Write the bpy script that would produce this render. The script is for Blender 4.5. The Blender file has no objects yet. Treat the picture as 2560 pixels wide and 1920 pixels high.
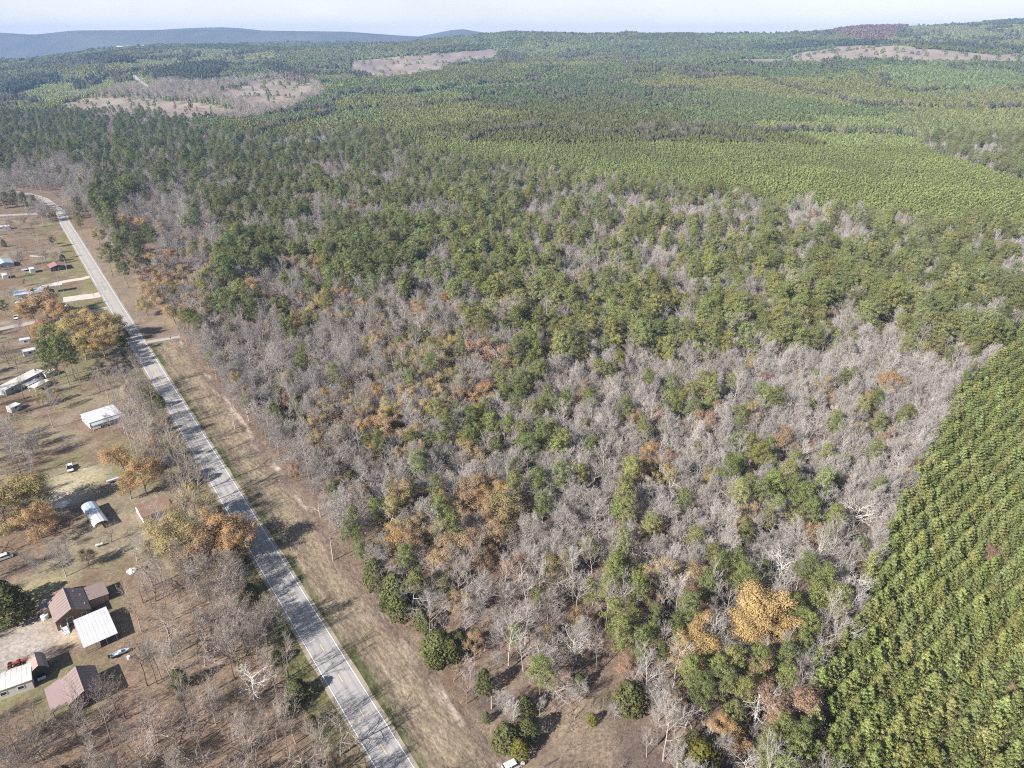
import bpy, math, random
import numpy as np
from mathutils import Vector

random.seed(7)
RNG = np.random.default_rng(11)
SC = bpy.context.scene
COL = SC.collection

# ------------------------------------------------------------------ camera, sky, sun, exposure
CAM_H = 145.0
FPX, HORIZON = 1776.0, 100.0                 # focal length and horizon row measured in the 2560 x 1920 photograph
PITCH = math.atan((960 - HORIZON) / FPX)
SP, CP = math.sin(PITCH), math.cos(PITCH)
cam_d = bpy.data.cameras.new("camera")
cam = bpy.data.objects.new("camera", cam_d)
COL.objects.link(cam)
cam.location = (0, 0, CAM_H)
cam.rotation_euler = (math.pi / 2 - PITCH, 0, 0)
cam_d.sensor_fit = 'HORIZONTAL'
cam_d.sensor_width = 36
cam_d.lens = 36 * FPX / 2560
cam_d.clip_start = 1
cam_d.clip_end = 60000
SC.camera = cam

SUN_EL = math.radians(33)
SHADOW_DIR = math.radians(43)                # heading of the shadows on the ground, from +X
world = bpy.data.worlds.new("World")
SC.world = world
world.use_nodes = True
wn, wl = world.node_tree.nodes, world.node_tree.links
wn.clear()
w_out = wn.new("ShaderNodeOutputWorld")
w_bg = wn.new("ShaderNodeBackground")
w_sky = wn.new("ShaderNodeTexSky")
w_sky.sky_type = 'NISHITA'
w_sky.sun_disc = False
w_sky.sun_elevation = SUN_EL
w_sky.sun_rotation = math.radians(227)
w_sky.altitude = 200
w_sky.air_density = 1.0
w_sky.dust_density = 0.6
w_sky.ozone_density = 1.2
w_bg.inputs["Strength"].default_value = 0.050
w_tc = wn.new("ShaderNodeTexCoord")
w_map = wn.new("ShaderNodeMapping")
w_map.inputs["Scale"].default_value = (2.2, 2.2, 9.0)
w_noise = wn.new("ShaderNodeTexNoise")
w_noise.inputs["Scale"].default_value = 1.6
w_noise.inputs["Detail"].default_value = 6
w_ramp = wn.new("ShaderNodeMapRange")
w_ramp.inputs["From Min"].default_value = 0.42
w_ramp.inputs["From Max"].default_value = 0.75
w_ramp.inputs["To Max"].default_value = 0.34
w_mix = wn.new("ShaderNodeMix")
w_mix.data_type = 'RGBA'
w_mix.inputs[7].default_value = (10.6, 10.6, 10.2, 1)    # thin high cloud and the bright veil above the horizon
w_sep = wn.new("ShaderNodeSeparateXYZ")
w_el = wn.new("ShaderNodeMapRange")
w_el.inputs["From Min"].default_value = 0.0
w_el.inputs["From Max"].default_value = 0.30
w_el.inputs["To Min"].default_value = 0.74
w_el.inputs["To Max"].default_value = 0.0
w_add = wn.new("ShaderNodeMath")
w_add.operation = 'ADD'
w_add.use_clamp = True
wl.new(w_tc.outputs["Generated"], w_map.inputs["Vector"])
wl.new(w_map.outputs["Vector"], w_noise.inputs["Vector"])
wl.new(w_noise.outputs["Fac"], w_ramp.inputs["Value"])
wl.new(w_tc.outputs["Generated"], w_sep.inputs[0])
wl.new(w_sep.outputs["Z"], w_el.inputs["Value"])
wl.new(w_el.outputs["Result"], w_add.inputs[0])
wl.new(w_ramp.outputs["Result"], w_add.inputs[1])
wl.new(w_add.outputs[0], w_mix.inputs[0])
wl.new(w_sky.outputs["Color"], w_mix.inputs[6])
wl.new(w_mix.outputs[2], w_bg.inputs["Color"])
wl.new(w_bg.outputs["Background"], w_out.inputs["Surface"])

sun_d = bpy.data.lights.new("sun", 'SUN')
sun_d.energy = 5.0
sun_d.angle = math.radians(0.53)
sun_d.color = (1.0, 0.95, 0.88)
sun = bpy.data.objects.new("sun", sun_d)
COL.objects.link(sun)
sdir = Vector((math.cos(SHADOW_DIR) * math.cos(SUN_EL), math.sin(SHADOW_DIR) * math.cos(SUN_EL), -math.sin(SUN_EL)))
sun.rotation_euler = sdir.to_track_quat('-Z', 'Y').to_euler()
sun.location = (-200, -200, 300)

SC.view_settings.view_transform = 'Standard'
SC.view_settings.look = 'None'
SC.view_settings.exposure = 1.17
SC.view_settings.gamma = 1
SC.view_settings.use_curve_mapping = False
SC.render.engine = 'CYCLES'
SC.cycles.max_bounces = 4
SC.cycles.diffuse_bounces = 2
SC.cycles.glossy_bounces = 2
SC.cycles.transmission_bounces = 2
SC.cycles.volume_bounces = 0
SC.cycles.use_denoising = False
SC.cycles.pixel_filter_type = 'BLACKMAN_HARRIS'
SC.cycles.filter_width = 1.15
SC.cycles.use_adaptive_sampling = False

# ------------------------------------------------------------------ measuring helpers
def px(x, y, z=0.0):
    """Ground point (height z) that the photograph shows at pixel x, y of its 2560 x 1920."""
    u, v = (x - 1280) / FPX, (y - 960) / FPX
    d = (CAM_H - z) / (SP + v * CP)
    return np.array([d * u, d * (CP - v * SP)])

def proj(P):
    """Photograph pixels and depth of points (N,3)."""
    P = np.asarray(P, float)
    x, y, z = P[:, 0], P[:, 1], P[:, 2] - CAM_H
    d = y * CP - z * SP
    d = np.where(d < 1, 1, d)
    return 1280 + FPX * x / d, 960 + FPX * (-(y * SP + z * CP)) / d, d

def hash2(ix, iy, seed):
    h = (ix.astype(np.int64) * 374761393 + iy.astype(np.int64) * 668265263 + seed * 982451653) & 0xFFFFFFFF
    h = ((h ^ (h >> 13)) * 1274126177) & 0xFFFFFFFF
    return ((h ^ (h >> 16)) & 0xFFFFFF) / float(0xFFFFFF)

def vnoise(x, y, seed=0):
    x, y = np.asarray(x, float), np.asarray(y, float)
    ix, iy = np.floor(x), np.floor(y)
    fx, fy = x - ix, y - iy
    fx, fy = fx * fx * (3 - 2 * fx), fy * fy * (3 - 2 * fy)
    a, b = hash2(ix, iy, seed), hash2(ix + 1, iy, seed)
    c, d = hash2(ix, iy + 1, seed), hash2(ix + 1, iy + 1, seed)
    return (a * (1 - fx) + b * fx) * (1 - fy) + (c * (1 - fx) + d * fx) * fy

def fbm(x, y, seed=0, oct=4):
    s, a, t = 0, 1.0, 0
    for o in range(oct):
        s = s + a * vnoise(np.asarray(x) * 2 ** o, np.asarray(y) * 2 ** o, seed + o * 17)
        t += a
        a *= 0.5
    return s / t

def inpoly(x, y, poly):
    x, y = np.asarray(x, float), np.asarray(y, float)
    r = np.zeros(x.shape, bool)
    n = len(poly)
    for i in range(n):
        x0, y0 = poly[i]
        x1, y1 = poly[(i + 1) % n]
        if y0 == y1:
            continue
        c = ((y0 > y) != (y1 > y)) & (x < (x1 - x0) * (y - y0) / (y1 - y0) + x0)
        r ^= c
    return r

def smooth(a, b, v):
    t = np.clip((np.asarray(v, float) - a) / (b - a), 0, 1)
    return t * t * (3 - 2 * t)

# ------------------------------------------------------------------ terrain heights: flat valley, rising hills
T_Y = np.array([0, 850, 1000, 1300, 1600, 1900, 2200, 2600, 3000, 3600, 4200, 5000, 7000, 10000, 30000], float)
T_X = np.array([0, 320, 640, 960, 1280, 1600, 1920, 2240, 2560], float)
T_ROWS = {                                    # image rows of the ground at Y = 1000 ... 7000
    0:    [397, 332, 286, 252, 226, 196, 174, 157, 163, 160, 145],
    320:  [397, 332, 281, 243, 212, 175, 151, 129, 118, 128, 142],
    640:  [397, 330, 283, 246, 213, 178, 152, 130, 117, 113, 137],
    960:  [392, 320, 270, 224, 197, 186, 158, 122, 117, 112, 140],
    1280: [387, 308, 265, 224, 194, 167, 164, 122, 87, 94, 135],
    1600: [387, 307, 265, 224, 192, 162, 159, 117, 87, 96, 135],
    1920: [389, 312, 260, 217, 183, 154, 145, 117, 89, 97, 135],
    2240: [393, 320, 260, 207, 164, 124, 121, 89, 68, 78, 130],
    2560: [395, 327, 264, 210, 164, 133, 114, 74, 56, 62, 120],
}
T_Z = np.zeros((len(T_X), len(T_Y)))
for i, X in enumerate(T_X):
    for j, Y in enumerate(T_Y[2:13]):
        v = (T_ROWS[int(X)][j] - 960) / FPX
        T_Z[i, j + 2] = CAM_H - Y * (SP + v * CP) / (CP - v * SP)
    T_Z[i, 13] = T_Z[i, 12] * 0.2
    T_Z[i, 14] = 0
T_A = (T_X - 1280) / (FPX * 1.11)

def terrain(x, y):
    x, y = np.asarray(x, float), np.asarray(y, float)
    yy = np.clip(y, 1, 29999)
    a = np.clip(x / np.maximum(y, 200), T_A[0], T_A[-1])
    fi = (a - T_A[0]) / (T_A[1] - T_A[0])
    i = np.clip(np.floor(fi).astype(int), 0, len(T_A) - 2)
    t = fi - i
    t = t * t * (3 - 2 * t) * 0.6 + t * 0.4
    j = np.clip(np.searchsorted(T_Y, yy, side='right') - 1, 0, len(T_Y) - 2)
    h = T_Y[j + 1] - T_Y[j]
    s = (yy - T_Y[j]) / h

    def along(i):
        z0, z1 = T_Z[i, j], T_Z[i, j + 1]
        zm = T_Z[i, np.maximum(j - 1, 0)]
        zp = T_Z[i, np.minimum(j + 2, len(T_Y) - 1)]
        m0 = 0.5 * ((z1 - z0) / h + (z0 - zm) / np.maximum(T_Y[j] - T_Y[np.maximum(j - 1, 0)], 1))
        m1 = 0.5 * ((z1 - z0) / h + (zp - z1) / np.maximum(T_Y[np.minimum(j + 2, len(T_Y) - 1)] - T_Y[j + 1], 1))
        m0 = np.where(j <= 1, 0, m0)
        m1 = np.where(j == 0, 0, m1)
        s2, s3 = s * s, s * s * s
        return (2 * s3 - 3 * s2 + 1) * z0 + (s3 - 2 * s2 + s) * h * m0 + (-2 * s3 + 3 * s2) * z1 + (s3 - s2) * h * m1
    z = along(i) * (1 - t) + along(i + 1) * t
    k = smooth(900, 1700, y) * (1 - smooth(7000, 10000, y))
    z = z + k * ((fbm(x / 330, y / 330, 5, 3) - 0.5) * (20 + 12 * smooth(1500, 2600, y)) + (fbm(x / 90, y / 90, 9, 2) - 0.5) * 6)
    return z

# ------------------------------------------------------------------ the road line
ROAD_A = math.radians(125.24)
E2 = np.array([math.cos(ROAD_A), math.sin(ROAD_A)])       # along the road, away from the camera
EN = np.array([E2[1], -E2[0]])                            # across it, to the right
ROAD_C = 39.1
def road_sl(x, y):
    return x * E2[0] + y * E2[1], x * EN[0] + y * EN[1] - ROAD_C
ROAD_LINE = [EN * ROAD_C + E2 * s for s in np.arange(-120, 741, 20)] + [np.array(p, float) for p in
             ((-410, 650), (-428, 675), (-450, 701), (-475, 729), (-499, 750), (-528, 766), (-566, 777), (-620, 787), (-700, 796))]

# ------------------------------------------------------------------ small builders
def clean(v):
    return [tuple(map(float, p)) for p in v]

def new_mesh(name, verts, faces, mats=(), fmat=None, smooth_shade=False):
    me = bpy.data.meshes.new(name)
    V = np.asarray(verts, np.float32).reshape(-1, 3)
    me.vertices.add(len(V))
    me.vertices.foreach_set("co", V.ravel())
    if isinstance(faces, np.ndarray):
        n = faces.shape[1]
        me.loops.add(faces.size)
        me.loops.foreach_set("vertex_index", faces.ravel().astype(np.int32))
        me.polygons.add(len(faces))
        me.polygons.foreach_set("loop_start", np.arange(0, faces.size, n, dtype=np.int32))
    else:
        ls = [len(f) for f in faces]
        flat = np.fromiter((i for f in faces for i in f), np.int32)
        me.loops.add(len(flat))
        me.loops.foreach_set("vertex_index", flat)
        me.polygons.add(len(faces))
        me.polygons.foreach_set("loop_start", np.concatenate([[0], np.cumsum(ls)[:-1]]).astype(np.int32))
    for m in mats:
        me.materials.append(m)
    if fmat is not None:
        me.polygons.foreach_set("material_index", np.asarray(fmat, np.int32))
    me.update(calc_edges=True)
    me.polygons.foreach_set("use_smooth", np.full(len(me.polygons), smooth_shade))
    me.validate()
    return me

class MB:
    """Collects boxes, slabs and tubes into one mesh."""
    def __init__(self):
        self.v, self.f, self.m = [], [], []
    def add(self, verts, faces, mat=0):
        b = len(self.v)
        self.v += clean(verts)
        self.f += [tuple(i + b for i in f) for f in faces]
        self.m += [mat] * len(faces)
        return self
    def box(self, x0, y0, z0, x1, y1, z1, mat=0):
        v = [(x0, y0, z0), (x1, y0, z0), (x1, y1, z0), (x0, y1, z0), (x0, y0, z1), (x1, y0, z1), (x1, y1, z1), (x0, y1, z1)]
        return self.add(v, [(0, 3, 2, 1), (4, 5, 6, 7), (0, 1, 5, 4), (1, 2, 6, 5), (2, 3, 7, 6), (3, 0, 4, 7)], mat)
    def hexa(self, lo, hi, mat=0):
        """four lower and four upper corners"""
        return self.add(list(lo) + list(hi), [(0, 3, 2, 1), (4, 5, 6, 7), (0, 1, 5, 4), (1, 2, 6, 5), (2, 3, 7, 6), (3, 0, 4, 7)], mat)
    def slab(self, quad, t, mat=0):
        """a sloping quad with thickness t below it"""
        return self.hexa([(p[0], p[1], p[2] - t) for p in quad], quad, mat)
    def prism(self, prof, x0, x1, mat=0):
        """profile of (y, z) points extruded along x"""
        n = len(prof)
        v = [(x0, y, z) for y, z in prof] + [(x1, y, z) for y, z in prof]
        f = [tuple(range(n - 1, -1, -1)), tuple(range(n, 2 * n))]
        f += [(i, (i + 1) % n, n + (i + 1) % n, n + i) for i in range(n)]
        return self.add(v, f, mat)
    def tube(self, pts, rad, sides=6, mat=0):
        v, f = tube(pts, rad, sides)
        return self.add(v, f, mat)
    def build(self, name, mats, parent=None, smooth_shade=False):
        if not isinstance(mats, (list, tuple)):
            mats = [mats]
        me = new_mesh(name, self.v, self.f, mats, self.m, smooth_shade)
        o = bpy.data.objects.new(name, me)
        COL.objects.link(o)
        if parent is not None:
            o.parent = parent
        return o

def tube(pts, rad, sides=5, cap=True):
    pts = [np.asarray(p, float) for p in pts]
    v, f = [], []
    n = len(pts)
    for i, p in enumerate(pts):
        d = pts[min(i + 1, n - 1)] - pts[max(i - 1, 0)]
        d = d / (np.linalg.norm(d) + 1e-9)
        a = np.cross(d, (0.31, 0.95, 0.05) if abs(d[2]) > 0.8 else (0, 0, 1.0))
        a /= np.linalg.norm(a) + 1e-9
        b = np.cross(d, a)
        for k in range(sides):
            t = 2 * math.pi * k / sides
            v.append(p + rad[i] * (a * math.cos(t) + b * math.sin(t)))
    for i in range(n - 1):
        for k in range(sides):
            q = (k + 1) % sides
            f.append((i * sides + k, i * sides + q, (i + 1) * sides + q, (i + 1) * sides + k))
    if cap:
        f.append(tuple(range(sides - 1, -1, -1)))
        f.append(tuple((n - 1) * sides + k for k in range(sides)))
    return v, f

def tag(o, label=None, cat=None, group=None, kind=None):
    if label: o["label"] = label
    if cat: o["category"] = cat
    if group: o["group"] = group
    if kind: o["kind"] = kind
    return o

def empty(name, x, y, z=0, rz=0, label=None, cat=None, group=None):
    o = bpy.data.objects.new(name, None)
    COL.objects.link(o)
    o.location = (float(x), float(y), float(z))
    o.rotation_euler = (0, 0, float(rz))
    o.empty_display_size = 0.5
    return tag(o, label, cat, group)

def copy_tree(o, parent=None):
    c = o.copy()
    COL.objects.link(c)
    if parent is not None:
        c.parent = parent
    for ch in list(o.children):
        copy_tree(ch, c)
    return c

# ------------------------------------------------------------------ materials
def mat_new(name):
    m = bpy.data.materials.new(name)
    m.use_nodes = True
    nt = m.node_tree
    nt.nodes.clear()
    out = nt.nodes.new("ShaderNodeOutputMaterial")
    return m, nt, out

def N(nt, typ, **kw):
    n = nt.nodes.new(typ)
    for k, v in kw.items():
        if k.startswith("i_"):
            n.inputs[k[2:].replace("_", " ")].default_value = v
        else:
            setattr(n, k, v)
    return n

def mul_color(nt, col_socket, val_socket):
    m = N(nt, "ShaderNodeMix", data_type='RGBA', blend_type='MULTIPLY')
    m.inputs[0].default_value = 1
    nt.links.new(col_socket, m.inputs[6])
    nt.links.new(val_socket, m.inputs[7])
    return m.outputs[2]

def mat_plain(name, color, rough=0.6, metal=0.0, noise=0.12, scale=1.5, spec=0.4):
    m, nt, out = mat_new(name)
    b = N(nt, "ShaderNodeBsdfPrincipled")
    b.inputs["Roughness"].default_value = rough
    b.inputs["Metallic"].default_value = metal
    b.inputs["Specular IOR Level"].default_value = spec
    tc = N(nt, "ShaderNodeTexCoord")
    no = N(nt, "ShaderNodeTexNoise")
    no.inputs["Scale"].default_value = scale
    no.inputs["Detail"].default_value = 5
    mr = N(nt, "ShaderNodeMapRange")
    mr.inputs["To Min"].default_value = 1 - noise * 1.6
    mr.inputs["To Max"].default_value = 1 + noise * 1.6
    nt.links.new(tc.outputs["Object"], no.inputs["Vector"])
    nt.links.new(no.outputs["Fac"], mr.inputs["Value"])
    rgb = N(nt, "ShaderNodeRGB")
    rgb.outputs[0].default_value = (*color, 1)
    nt.links.new(mul_color(nt, rgb.outputs[0], mr.outputs["Result"]), b.inputs["Base Color"])
    nt.links.new(b.outputs[0], out.inputs["Surface"])
    return m

def mat_tint(name, source, spread=0.25, island=0.35, translucent=0.25, dry_mix=0.0):
    """plant material; base colour from the object colour or, for scattered copies, from their tint"""
    m, nt, out = mat_new(name)
    if source == 'object':
        oi = N(nt, "ShaderNodeObjectInfo")
        col, rnd = oi.outputs["Color"], oi.outputs["Random"]
    elif source == 'tint':
        at = N(nt, "ShaderNodeAttribute", attribute_type='INSTANCER', attribute_name="tint")
        oi = N(nt, "ShaderNodeObjectInfo")
        col, rnd = at.outputs["Color"], oi.outputs["Random"]
    else:
        rgb = N(nt, "ShaderNodeRGB")
        rgb.outputs[0].default_value = (*source, 1)
        oi = N(nt, "ShaderNodeObjectInfo")
        col, rnd = rgb.outputs[0], oi.outputs["Random"]
    mr = N(nt, "ShaderNodeMapRange")
    mr.inputs["To Min"].default_value = 1 - spread
    mr.inputs["To Max"].default_value = 1 + spread
    nt.links.new(rnd, mr.inputs["Value"])
    c = mul_color(nt, col, mr.outputs["Result"])
    if island:
        ge = N(nt, "ShaderNodeNewGeometry")
        m2 = N(nt, "ShaderNodeMapRange")
        m2.inputs["To Min"].default_value = 1 - island
        m2.inputs["To Max"].default_value = 1 + island
        nt.links.new(ge.outputs["Random Per Island"], m2.inputs["Value"])
        c = mul_color(nt, c, m2.outputs["Result"])
        if dry_mix:
            pw = N(nt, "ShaderNodeMath", operation='MULTIPLY')
            nt.links.new(ge.outputs["Random Per Island"], pw.inputs[0])
            pw.inputs[1].default_value = dry_mix
            dry = N(nt, "ShaderNodeMix", data_type='RGBA')
            dry.inputs[7].default_value = (0.33, 0.26, 0.165, 1)
            nt.links.new(pw.outputs[0], dry.inputs[0])
            nt.links.new(c, dry.inputs[6])
            c = dry.outputs[2]
    d = N(nt, "ShaderNodeBsdfDiffuse")
    nt.links.new(c, d.inputs["Color"])
    if translucent:
        t = N(nt, "ShaderNodeBsdfTranslucent")
        nt.links.new(c, t.inputs["Color"])
        mx = N(nt, "ShaderNodeMixShader")
        mx.inputs[0].default_value = translucent
        nt.links.new(d.outputs[0], mx.inputs[1])
        nt.links.new(t.outputs[0], mx.inputs[2])
        nt.links.new(mx.outputs[0], out.inputs["Surface"])
    else:
        nt.links.new(d.outputs[0], out.inputs["Surface"])
    return m

def mat_soil(name, noises, stretch=None, bump=0.0):
    """vertex colour 'cover' times several noises (scale, low, high); coordinates in metres"""
    m, nt, out = mat_new(name)
    at = N(nt, "ShaderNodeAttribute", attribute_type='GEOMETRY', attribute_name="cover")
    tc = N(nt, "ShaderNodeTexCoord")
    vec = tc.outputs["Object"]
    if stretch:
        mp = N(nt, "ShaderNodeMapping")
        mp.vector_type = 'TEXTURE'
        mp.inputs["Rotation"].default_value = (0, 0, stretch[0])
        mp.inputs["Scale"].default_value = (stretch[1], 1, 1)
        nt.links.new(vec, mp.inputs["Vector"])
        vec = mp.outputs["Vector"]
    c = at.outputs["Color"]
    last = None
    for sc, lo, hi in noises:
        no = N(nt, "ShaderNodeTexNoise")
        no.inputs["Scale"].default_value = sc
        no.inputs["Detail"].default_value = 4
        no.inputs["Roughness"].default_value = 0.65
        nt.links.new(vec, no.inputs["Vector"])
        mr = N(nt, "ShaderNodeMapRange")
        mr.inputs["From Min"].default_value = 0.3
        mr.inputs["From Max"].default_value = 0.7
        mr.inputs["To Min"].default_value = lo
        mr.inputs["To Max"].default_value = hi
        nt.links.new(no.outputs["Fac"], mr.inputs["Value"])
        c = mul_color(nt, c, mr.outputs["Result"])
        last = no
    d = N(nt, "ShaderNodeBsdfDiffuse")
    nt.links.new(c, d.inputs["Color"])
    if bump:
        bp = N(nt, "ShaderNodeBump")
        bp.inputs["Strength"].default_value = 0.8
        bp.inputs["Distance"].default_value = bump
        nt.links.new(last.outputs["Fac"], bp.inputs["Height"])
        nt.links.new(bp.outputs["Normal"], d.inputs["Normal"])
    nt.links.new(d.outputs[0], out.inputs["Surface"])
    return m

M = {
    'asphalt': mat_plain('worn_asphalt', (0.31, 0.292, 0.285), 0.85, 0, 0.10, 0.35, 0.2),
    'side_asphalt': mat_plain('old_side_asphalt', (0.33, 0.305, 0.285), 0.9, 0, 0.15, 0.4, 0.2),
    'concrete': mat_plain('pale_concrete', (0.46, 0.42, 0.37), 0.9, 0, 0.12, 0.4, 0.2),
    'dirt': mat_plain('bare_dirt', (0.185, 0.142, 0.105), 1, 0, 0.25, 0.6, 0.1),
    'white_paint': mat_plain('road_paint_white', (0.80, 0.80, 0.80), 0.7, 0, 0.08, 0.8),
    'yellow_paint': mat_plain('road_paint_yellow', (0.72, 0.56, 0.20), 0.7, 0, 0.08, 0.8),
    'white_metal': mat_plain('white_metal', (0.50, 0.50, 0.53), 0.5, 0, 0.13, 0.5),
    'cream_metal': mat_plain('cream_metal', (0.54, 0.515, 0.48), 0.5, 0, 0.13, 0.5),
    'grey_metal': mat_plain('grey_metal', (0.34, 0.37, 0.42), 0.5, 0, 0.10, 0.5),
    'blue_metal': mat_plain('pale_blue_metal', (0.36, 0.42, 0.52), 0.5, 0, 0.10, 0.5),
    'white_wall': mat_plain('white_siding', (0.58, 0.58, 0.58), 0.7, 0, 0.06, 1),
    'grey_wall': mat_plain('grey_siding', (0.36, 0.37, 0.38), 0.7, 0, 0.1, 1),
    'brown_wall': mat_plain('brown_boards', (0.16, 0.11, 0.065), 0.8, 0, 0.15, 1.2),
    'tan_wall': mat_plain('tan_boards', (0.40, 0.31, 0.2), 0.8, 0, 0.12, 1.2),
    'red_wall': mat_plain('dark_red_boards', (0.14, 0.045, 0.04), 0.8, 0, 0.15, 1.2),
    'dark_wall': mat_plain('dark_boards', (0.07, 0.06, 0.055), 0.8, 0, 0.15, 1.2),
    'brown_roof': mat_plain('brown_metal_roof', (0.235, 0.18, 0.165), 0.5, 0, 0.06, 0.4, 0.3),
    'pink_roof': mat_plain('faded_red_metal_roof', (0.225, 0.165, 0.158), 0.5, 0, 0.06, 0.4, 0.3),
    'rust_roof': mat_plain('rusty_brown_roof', (0.21, 0.13, 0.092), 0.8, 0, 0.22, 0.7),
    'red_roof': mat_plain('red_brown_roof', (0.25, 0.14, 0.125), 0.8, 0, 0.12, 0.7),
    'shed_roof': mat_plain('brown_shingle_roof', (0.29, 0.215, 0.19), 0.8, 0, 0.12, 0.8),
    'glass': mat_plain('dark_glass', (0.03, 0.035, 0.045), 0.12, 0, 0.02, 1, 0.6),
    'black': mat_plain('black_paint', (0.02, 0.021, 0.025), 0.3, 0, 0.05, 1),
    'tyre': mat_plain('rubber', (0.02, 0.02, 0.02), 0.9, 0, 0.1, 1, 0.2),
    'silver': mat_plain('silver_paint', (0.68, 0.69, 0.71), 0.3, 0.1, 0.04, 1, 0.6),
    'car_white': mat_plain('white_car_paint', (0.78, 0.78, 0.78), 0.3, 0, 0.03, 1, 0.6),
    'car_blue': mat_plain('dark_blue_paint', (0.05, 0.07, 0.12), 0.3, 0, 0.03, 1, 0.6),
    'orange': mat_plain('orange_paint', (0.5, 0.13, 0.07), 0.4, 0, 0.06, 1),
    'wood': mat_plain('weathered_wood', (0.24, 0.19, 0.15), 0.9, 0, 0.2, 2),
    'pale_wood': mat_plain('grey_pole_wood', (0.36, 0.32, 0.28), 0.9, 0, 0.15, 2),
    'sand': mat_plain('white_sand', (0.72, 0.68, 0.64), 1, 0, 0.12, 1.5, 0.1),
    'lamp_red': mat_plain('red_lens', (0.4, 0.02, 0.02), 0.3),
    'bark_obj': mat_tint('bare_bark', 'object', 0.16, 0.22, 0.0),
    'bark_tint': mat_tint('bare_bark_far', 'tint', 0.16, 0.22, 0.0),
    'leaf_obj': mat_tint('foliage', 'object', 0.14, 0.33, 0.25),
    'leaf_tint': mat_tint('foliage_far', 'tint', 0.16, 0.33, 0.25),
    'dry_obj': mat_tint('autumn_foliage', 'object', 0.10, 0.28, 0.25, 0.5),
    'dry_tint': mat_tint('autumn_foliage_far', 'tint', 0.14, 0.28, 0.25, 0.5),
    'trunk_dark': mat_tint('dark_trunk', (0.17, 0.135, 0.11), 0.2, 0.1, 0.0),
    'limb_grey': mat_tint('autumn_limbs', (0.27, 0.235, 0.205), 0.2, 0.1, 0.0),
    'trunk_pine': mat_tint('pine_trunk', (0.22, 0.165, 0.13), 0.2, 0.1, 0.0),
}

# ------------------------------------------------------------------ land cover (polygons measured on the ground)
def gpoly(pts, z=0):
    return [tuple(px(a, b, z)) for a, b in pts]
YARD = gpoly([(-400, 548), (0, 545), (130, 540), (200, 650), (300, 800), (332, 880), (318, 905), (400, 1050), (480, 1250), (560, 1400),
              (470, 1440), (400, 1450), (330, 1480), (310, 1600), (330, 1700), (250, 1790), (0, 1860), (-500, 1900)])
FIELD = gpoly([(1200, 1660), (1235, 1640), (1340, 1760), (1430, 1745), (1500, 1775), (1590, 1800), (1640, 1850), (1660, 2050), (1100, 2050)])
PARK = gpoly([(300, 690), (352, 690), (440, 800), (470, 850), (380, 850)])          # mown ground right of the road by the driveway
NEAR_PINES = [(300, 390), (278, 363), (225, 307), (195, 277), (161, 237), (131, 199), (114, 174), (95, 148), (77, 129), (68, 115), (64, 99), (62, 40), (420, 40), (520, 420)]
def far_poly(pts):
    """photograph outline laid on the terrain"""
    ys = np.geomspace(900, 9000, 700)
    out = []
    for a, b in pts:
        k = (a - 1280) / (FPX * 1.11)
        x = k * ys
        P = np.stack([x, ys, terrain(x, ys)], 1)
        _, r, _ = proj(P)
        i = np.argmax(r <= b) if (r <= b).any() else len(ys) - 1
        out.append((x[i], ys[i]))
    return out
CLEARCUTS = [far_poly(p) for p in (
    [(874, 150), (984, 142), (1111, 133), (1233, 122), (1250, 140), (1180, 156), (1120, 168), (1100, 180), (1042, 187), (961, 203), (916, 194), (870, 176)],
    [(1818, 156), (2003, 130), (2102, 116), (2194, 116), (2298, 124), (2700, 133), (2700, 166), (2437, 158), (2264, 157), (2148, 153), (2032, 158), (1800, 166)],
    [(100, 262), (191, 246), (347, 250), (463, 258), (523, 266), (600, 292), (440, 306), (289, 302), (154, 296)],
    [(505, 240), (608, 212), (665, 198), (762, 208), (774, 230), (739, 254), (694, 272), (644, 276), (598, 262)],
    [(0, 285), (70, 283), (80, 295), (0, 296)],
    [(590, 146), (680, 140), (700, 147), (620, 153)])]
GREY_BELT = far_poly([(140, 252), (230, 236), (400, 208), (490, 214), (590, 200), (690, 190), (775, 210), (800, 240), (690, 285), (560, 310), (440, 290), (360, 262), (220, 262)])
DARK_WOODS = [far_poly(p) for p in (
    [(185, 152), (240, 143), (315, 150), (325, 160), (250, 166), (200, 162)],
    [(-60, 235), (0, 222), (60, 200), (125, 194), (120, 208), (60, 216), (0, 240)],
    [(350, 192), (420, 172), (520, 160), (560, 168), (520, 205), (430, 210)],
    [(640, 170), (690, 165), (740, 195), (700, 200)],
    [(1860, 128), (2010, 110), (2560, 128), (2560, 133), (2190, 117), (2080, 117), (1960, 133)])]
LIGHT_PLANTS = [far_poly(p) for p in (
    [(-80, 262), (-60, 240), (60, 205), (130, 190), (250, 190), (400, 205), (400, 215), (250, 230), (140, 250), (60, 262)],
    [(400, 130), (560, 125), (700, 135), (640, 150), (480, 160), (330, 190), (280, 175)],
    [(2100, 110), (2200, 70), (2560, 62), (2560, 118), (2200, 112)])]
RED_WOODS = [far_poly(p) for p in ([(2090, 90), (2110, 68), (2260, 66), (2230, 90), (2180, 100)], [(690, 195), (735, 190), (765, 215), (720, 212)], [(345, 280), (380, 270), (415, 285), (400, 310), (360, 305)])]
DRAW = [tuple(p) for p in (px(2290, 372), px(2330, 352), px(2420, 352), px(2660, 370), px(2760, 500), px(2560, 470), px(2470, 440), px(2370, 408))]
PINE_LINE = [(-900, 402), (0, 402), (960, 402), (1120, 414), (1280, 430), (1570, 474), (1800, 508), (2032, 540), (2264, 574), (2560, 600), (3300, 640)]
PL_X = [p[0] for p in PINE_LINE]; PL_Y = [p[1] for p in PINE_LINE]

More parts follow.
